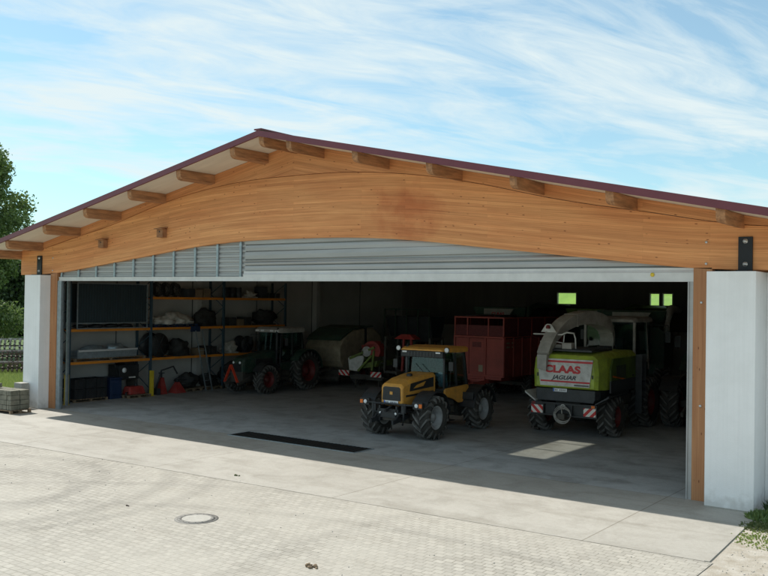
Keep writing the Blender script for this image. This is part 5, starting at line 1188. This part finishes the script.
# rollers with spiked rings (three rows)
def ring_roller(loc, L, r, n, lab, mm, rz):
    t = thing('ring_roller', lab, 'farm roller', loc, rz, 'ring rollers on the grass')
    m = MB(); rn = random.Random(n+int(L*10+r*100))
    for k in range(n):
        x = -L/2+L*(k+.5)/n+rn.uniform(-.02, .02); sp = 10; w_ = L/n*.13; rk = r*rn.uniform(.9, 1.04); ph = rn.uniform(0, .6); dz = rn.uniform(-.03, .03)
        rings_ = []
        for sx, q_ in ((-w_, .72), (0, .8), (w_, .72)):
            ring = []
            for q in range(sp*4):
                a = 2*math.pi*q/(sp*4)+ph; rad = rk*(1.05 if q % 4 == 0 else q_ if q % 4 == 2 else .86)
                ring.append((x+sx*(1.8 if q % 4 == 0 else 1)+.02*math.sin(a), math.cos(a)*rad, r+dz+math.sin(a)*rad))
            rings_.append(ring)
        m.loft(rings_, False)
    m.build('rings', mm, t)
    m = MB(); m.tube([(-L/2-.1, 0, r), (L/2+.1, 0, r)], .04); m.build('axle', 'chassis', t)
    m = MB(); m.bar((-L/2-.1, 0, r), (-L/2-.1, .3, r*1.9), .06, .06); m.bar((L/2+.1, 0, r), (L/2+.1, .3, r*1.9), .06, .06); m.bar((-L/2-.1, .3, r*1.9), (L/2+.1, .3, r*1.9), .08, .08); m.build('frame', 'iron_l', t)
    return t
ring_roller((-28.0, 7.2, -.03), 6.0, .36, 24, 'spiked ring roller on the grass, the lowest row nearest the blocks', 'iron', R(55))
ring_roller((-29.6, 8.4, .5), 6.0, .34, 24, 'rusty spiked ring roller, middle row of the three', 'iron', R(55))
ring_roller((-30.6, 9.5, .98), 6.0, .42, 22, 'pale worn ring roller, topmost row of the three', 'iron_l', R(55))
# supports so that rows do not float
m = MB()
for sx in (-2.2, 0, 2.2):
    c_ = Vector((-29.6, 8.4, 0)); d_ = Vector((math.cos(R(55)), math.sin(R(55)), 0)); pp = c_+d_*sx
    m.bar((pp.x, pp.y, -.03), (pp.x, pp.y, .5), .12, .12); pq = Vector((-30.6, 9.5, 0))+d_*sx; m.bar((pq.x, pq.y, -.03), (pq.x, pq.y, .95), .12, .12)
for c_, zz in (((-29.6, 8.4, 0), .46), ((-30.6, 9.5, 0), .91)):
    pa = Vector(c_)-d_*2.4; pb = Vector(c_)+d_*2.4; pa.z = pb.z = zz; m.bar(pa, pb, .14, .08)
m.bar((-29.6, 8.4, .3), (-30.6, 9.5, .3), .1, .1)
o = m.build('trestle', 'pallet'); tag(o, 'low timber trestle carrying the two rear ring rollers', 'trestle')

# ================================================================ VEGETATION
import numpy as np
def leaves(name, m, parent, blobs, n, size, seed, droop=.2):
    rng = np.random.default_rng(seed)
    B = np.array(blobs, float); vol = B[:, 3]**2.2; pr = vol/vol.sum()
    idx = rng.choice(len(B), n, p=pr); d = rng.normal(size=(n, 3)); d /= np.linalg.norm(d, axis=1)[:, None]
    rad = rng.random(n)**.42
    # ragged: modulate the radius by direction hash
    ph = B[idx, 3]*rad*(1+.22*np.sin(d[:, 0]*9+idx)*np.cos(d[:, 2]*8+idx*2.))
    P = B[idx, :3]+d*ph[:, None]*np.array([1, 1, .85])
    a = rng.normal(size=(n, 3)); a /= np.linalg.norm(a, axis=1)[:, None]; b_ = np.cross(a, rng.normal(size=(n, 3))); b_ /= np.linalg.norm(b_, axis=1)[:, None]
    s = size*(.6+.8*rng.random(n))[:, None]
    V = np.empty((n, 4, 3)); V[:, 0] = P-a*s*.5; V[:, 1] = P+b_*s*.35; V[:, 2] = P+a*s*.6; V[:, 3] = P-b_*s*.35
    me = bpy.data.meshes.new(name); me.vertices.add(n*4); me.vertices.foreach_set('co', V.reshape(-1)); me.loops.add(n*4); me.loops.foreach_set('vertex_index', np.arange(n*4, dtype=np.int32))
    me.polygons.add(n); me.polygons.foreach_set('loop_start', np.arange(0, n*4, 4, dtype=np.int32)); me.polygons.foreach_set('loop_total', np.full(n, 4, dtype=np.int32)); me.update(calc_edges=True)
    me.materials.append(MT[m]); o = bpy.data.objects.new(name, me); C.objects.link(o)
    if parent: o.parent = parent
    return o
def tree(name, lab, loc, h, cr, seed, m='leaf', n=16000, size=.2, z0=.25, group=None, cat='tree'):
    rnd = random.Random(seed); t = thing(name, lab, cat, loc, 0, group)
    mb = MB(); tr = h*.022+.06
    trunk = [(0, 0, -.1)]
    for k in range(1, 7): trunk.append((rnd.uniform(-.12, .12)*k*.5, rnd.uniform(-.12, .12)*k*.5, h*.82*k/6))
    mb.tube(trunk, [tr*(1-.14*k) for k in range(7)], 9)
    blobs = []
    nb = 70
    for k in range(nb):
        f_ = rnd.random()**.8; zz = h*(z0+(1-z0)*f_*.92); pf = math.sin(math.pi*min(1, (f_*.78+.2)))**.7
        rr = cr*pf*rnd.uniform(.2, .85); a = rnd.uniform(0, 6.283); br = cr*rnd.uniform(.16, .34)
        c = (math.cos(a)*rr, math.sin(a)*rr, zz); blobs.append((*c, br))
        if k % 2 == 0:
            s_ = trunk[min(6, max(1, int(f_*5)))]; mid = ((s_[0]+c[0])*.45, (s_[1]+c[1])*.45, (s_[2]+c[2])*.5); mb.tube([s_, mid, c], [tr*.4, tr*.25, tr*.08], 5)
    mb.build('trunk', 'bark', t)
    leaves('crown', m, t, blobs, n, size, seed)
    return t
# left of the hall
tree('broadleaf_tree', 'tall leafy green tree rising above the left end of the roof', (-39.2, 11.6, 0), 15.2, 5.0, 3, 'leaf', 75000, .2, .1, 'trees left of the hall')
tree('broadleaf_tree', 'dark bushy tree filling the gap below the left roof edge', (-47.5, 17.6, 0), 10.0, 4.4, 9, 'leaf_dark', 24000, .26, .16, 'trees left of the hall')
for (x, y, h, c, lab) in ((-76.5, 33.4, 10, 6, 'low dark hedge tree at the far edge of the meadow, leftmost of the three'), (-70.5, 34.2, 9.5, 6, 'low dark hedge tree at the far edge of the meadow, in the middle'), (-74, 40, 9, 6, 'low dark hedge tree at the far edge of the meadow, nearest the hall')):
    tree('hedge_tree', lab, (x, y, 0), h, c, int(-x), 'leaf_dark', 16000, .5, .0, 'hedge trees across the meadow')
# behind the hall (seen through the windows): a sunlit grassy rise
m = MB(); nx_, ny_ = 40, 24; V = []
for iy in range(ny_+1):
    for ix in range(nx_+1):
        x = -46+78*ix/nx_; y = 33+60*iy/ny_; fx = math.sin(math.pi*ix/nx_)**.5; f_ = iy/ny_
        h = 11*fx*math.sin(min(1, f_*2.2)*math.pi/2)**1.4*(1 if f_ < .6 else max(0, 1-(f_-.6)/.4)**.5)
        V.append((x, y, -.04+h+.25*mnoise.noise(Vector((x*.2, y*.2, 0)))*min(1, h)))
m.add(V, [(iy*(nx_+1)+ix, iy*(nx_+1)+ix+1, (iy+1)*(nx_+1)+ix+1, (iy+1)*(nx_+1)+ix) for iy in range(ny_) for ix in range(nx_)], True)
struct('hill', m, mat('young_grass', (.27, .42, .085), .95, scale=.6, col2=(.18, .30, .06), bump=.3, bscale=6))
# beyond the right pillar
tree('shrub', 'dark leafy shrub growing beside the right white pillar', (17.4, 3.6, 0), 2.3, 1.5, 41, 'leaf_dark', 9000, .10, .04, None, 'shrub')
# grass strips by the rollers
def grass(name, lab, xr, yr, n, h, seed, m='weed'):
    rng = np.random.default_rng(seed); P = np.stack([rng.uniform(*xr, n), rng.uniform(*yr, n), np.full(n, -.03)], 1)
    a = rng.uniform(0, 6.283, n); d = np.stack([np.cos(a), np.sin(a), np.zeros(n)], 1)*.012*(h/.2)**.3; lean = rng.normal(size=(n, 3))*.35*h; lean[:, 2] = h*(.5+.8*rng.random(n))
    V = np.empty((n, 3, 3)); V[:, 0] = P-d; V[:, 1] = P+d; V[:, 2] = P+lean
    me = bpy.data.meshes.new(name); me.vertices.add(n*3); me.vertices.foreach_set('co', V.reshape(-1)); me.loops.add(n*3); me.loops.foreach_set('vertex_index', np.arange(n*3, dtype=np.int32))
    me.polygons.add(n); me.polygons.foreach_set('loop_start', np.arange(0, n*3, 3, dtype=np.int32)); me.polygons.foreach_set('loop_total', np.full(n, 3, dtype=np.int32)); me.update(calc_edges=True)
    me.materials.append(MT[m]); o = bpy.data.objects.new(name, me); C.objects.link(o); o['kind'] = 'stuff'; o['label'] = lab; o['category'] = 'grass'
    return o
grass('grass', 'sunlit grass around the ring rollers', (-34, -19.7), (.5, 12), 60000, .22, 1, 'meadow_blade')
def weed(lab, c, r, n, h, seed, m='weed'):
    t = thing('weed_tuft', lab, 'weed', c, 0, 'weeds at the right pillar'); rnd = random.Random(seed); mb = MB()
    for k in range(n):
        a = rnd.uniform(0, 6.283); q = r*rnd.random()**.6; x, y = math.cos(a)*q, math.sin(a)*q; hh = h*rnd.uniform(.4, 1)*(1-.5*q/r); lx, ly = rnd.gauss(0, .3)*hh, rnd.gauss(0, .3)*hh; w_ = rnd.uniform(.006, .02)
        mb.add([(x-w_, y, 0), (x+w_, y, 0), (x+lx*.5+w_*1.3, y+ly*.5, hh*.6), (x+lx, y+ly, hh), (x+lx*.5-w_*1.3, y+ly*.5, hh*.6)], [(0, 1, 2, 3, 4)])
    mb.build('leaves', m, t)
weed('dense green weed tuft at the foot of the right pillar', (14.35, -.85, -.012), .36, 420, .30, 1, 'leaf')
weed('taller dark weed clump hugging the right side of the pillar', (14.65, -.2, -.012), .42, 700, .55, 2, 'leaf_dark')
weed('flat yellowish weed patch on the gravel in front of the right pillar', (14.45, -1.6, -.012), .45, 420, .09, 3)
weed('scattered dry grass tufts between the pillar weeds and the apron corner', (14.9, -2.6, -.012), .8, 380, .07, 5, 'meadow_blade')
weed('sparse low weed patch at the right picture edge', (15.4, -1.6, -.012), .6, 400, .12, 4)
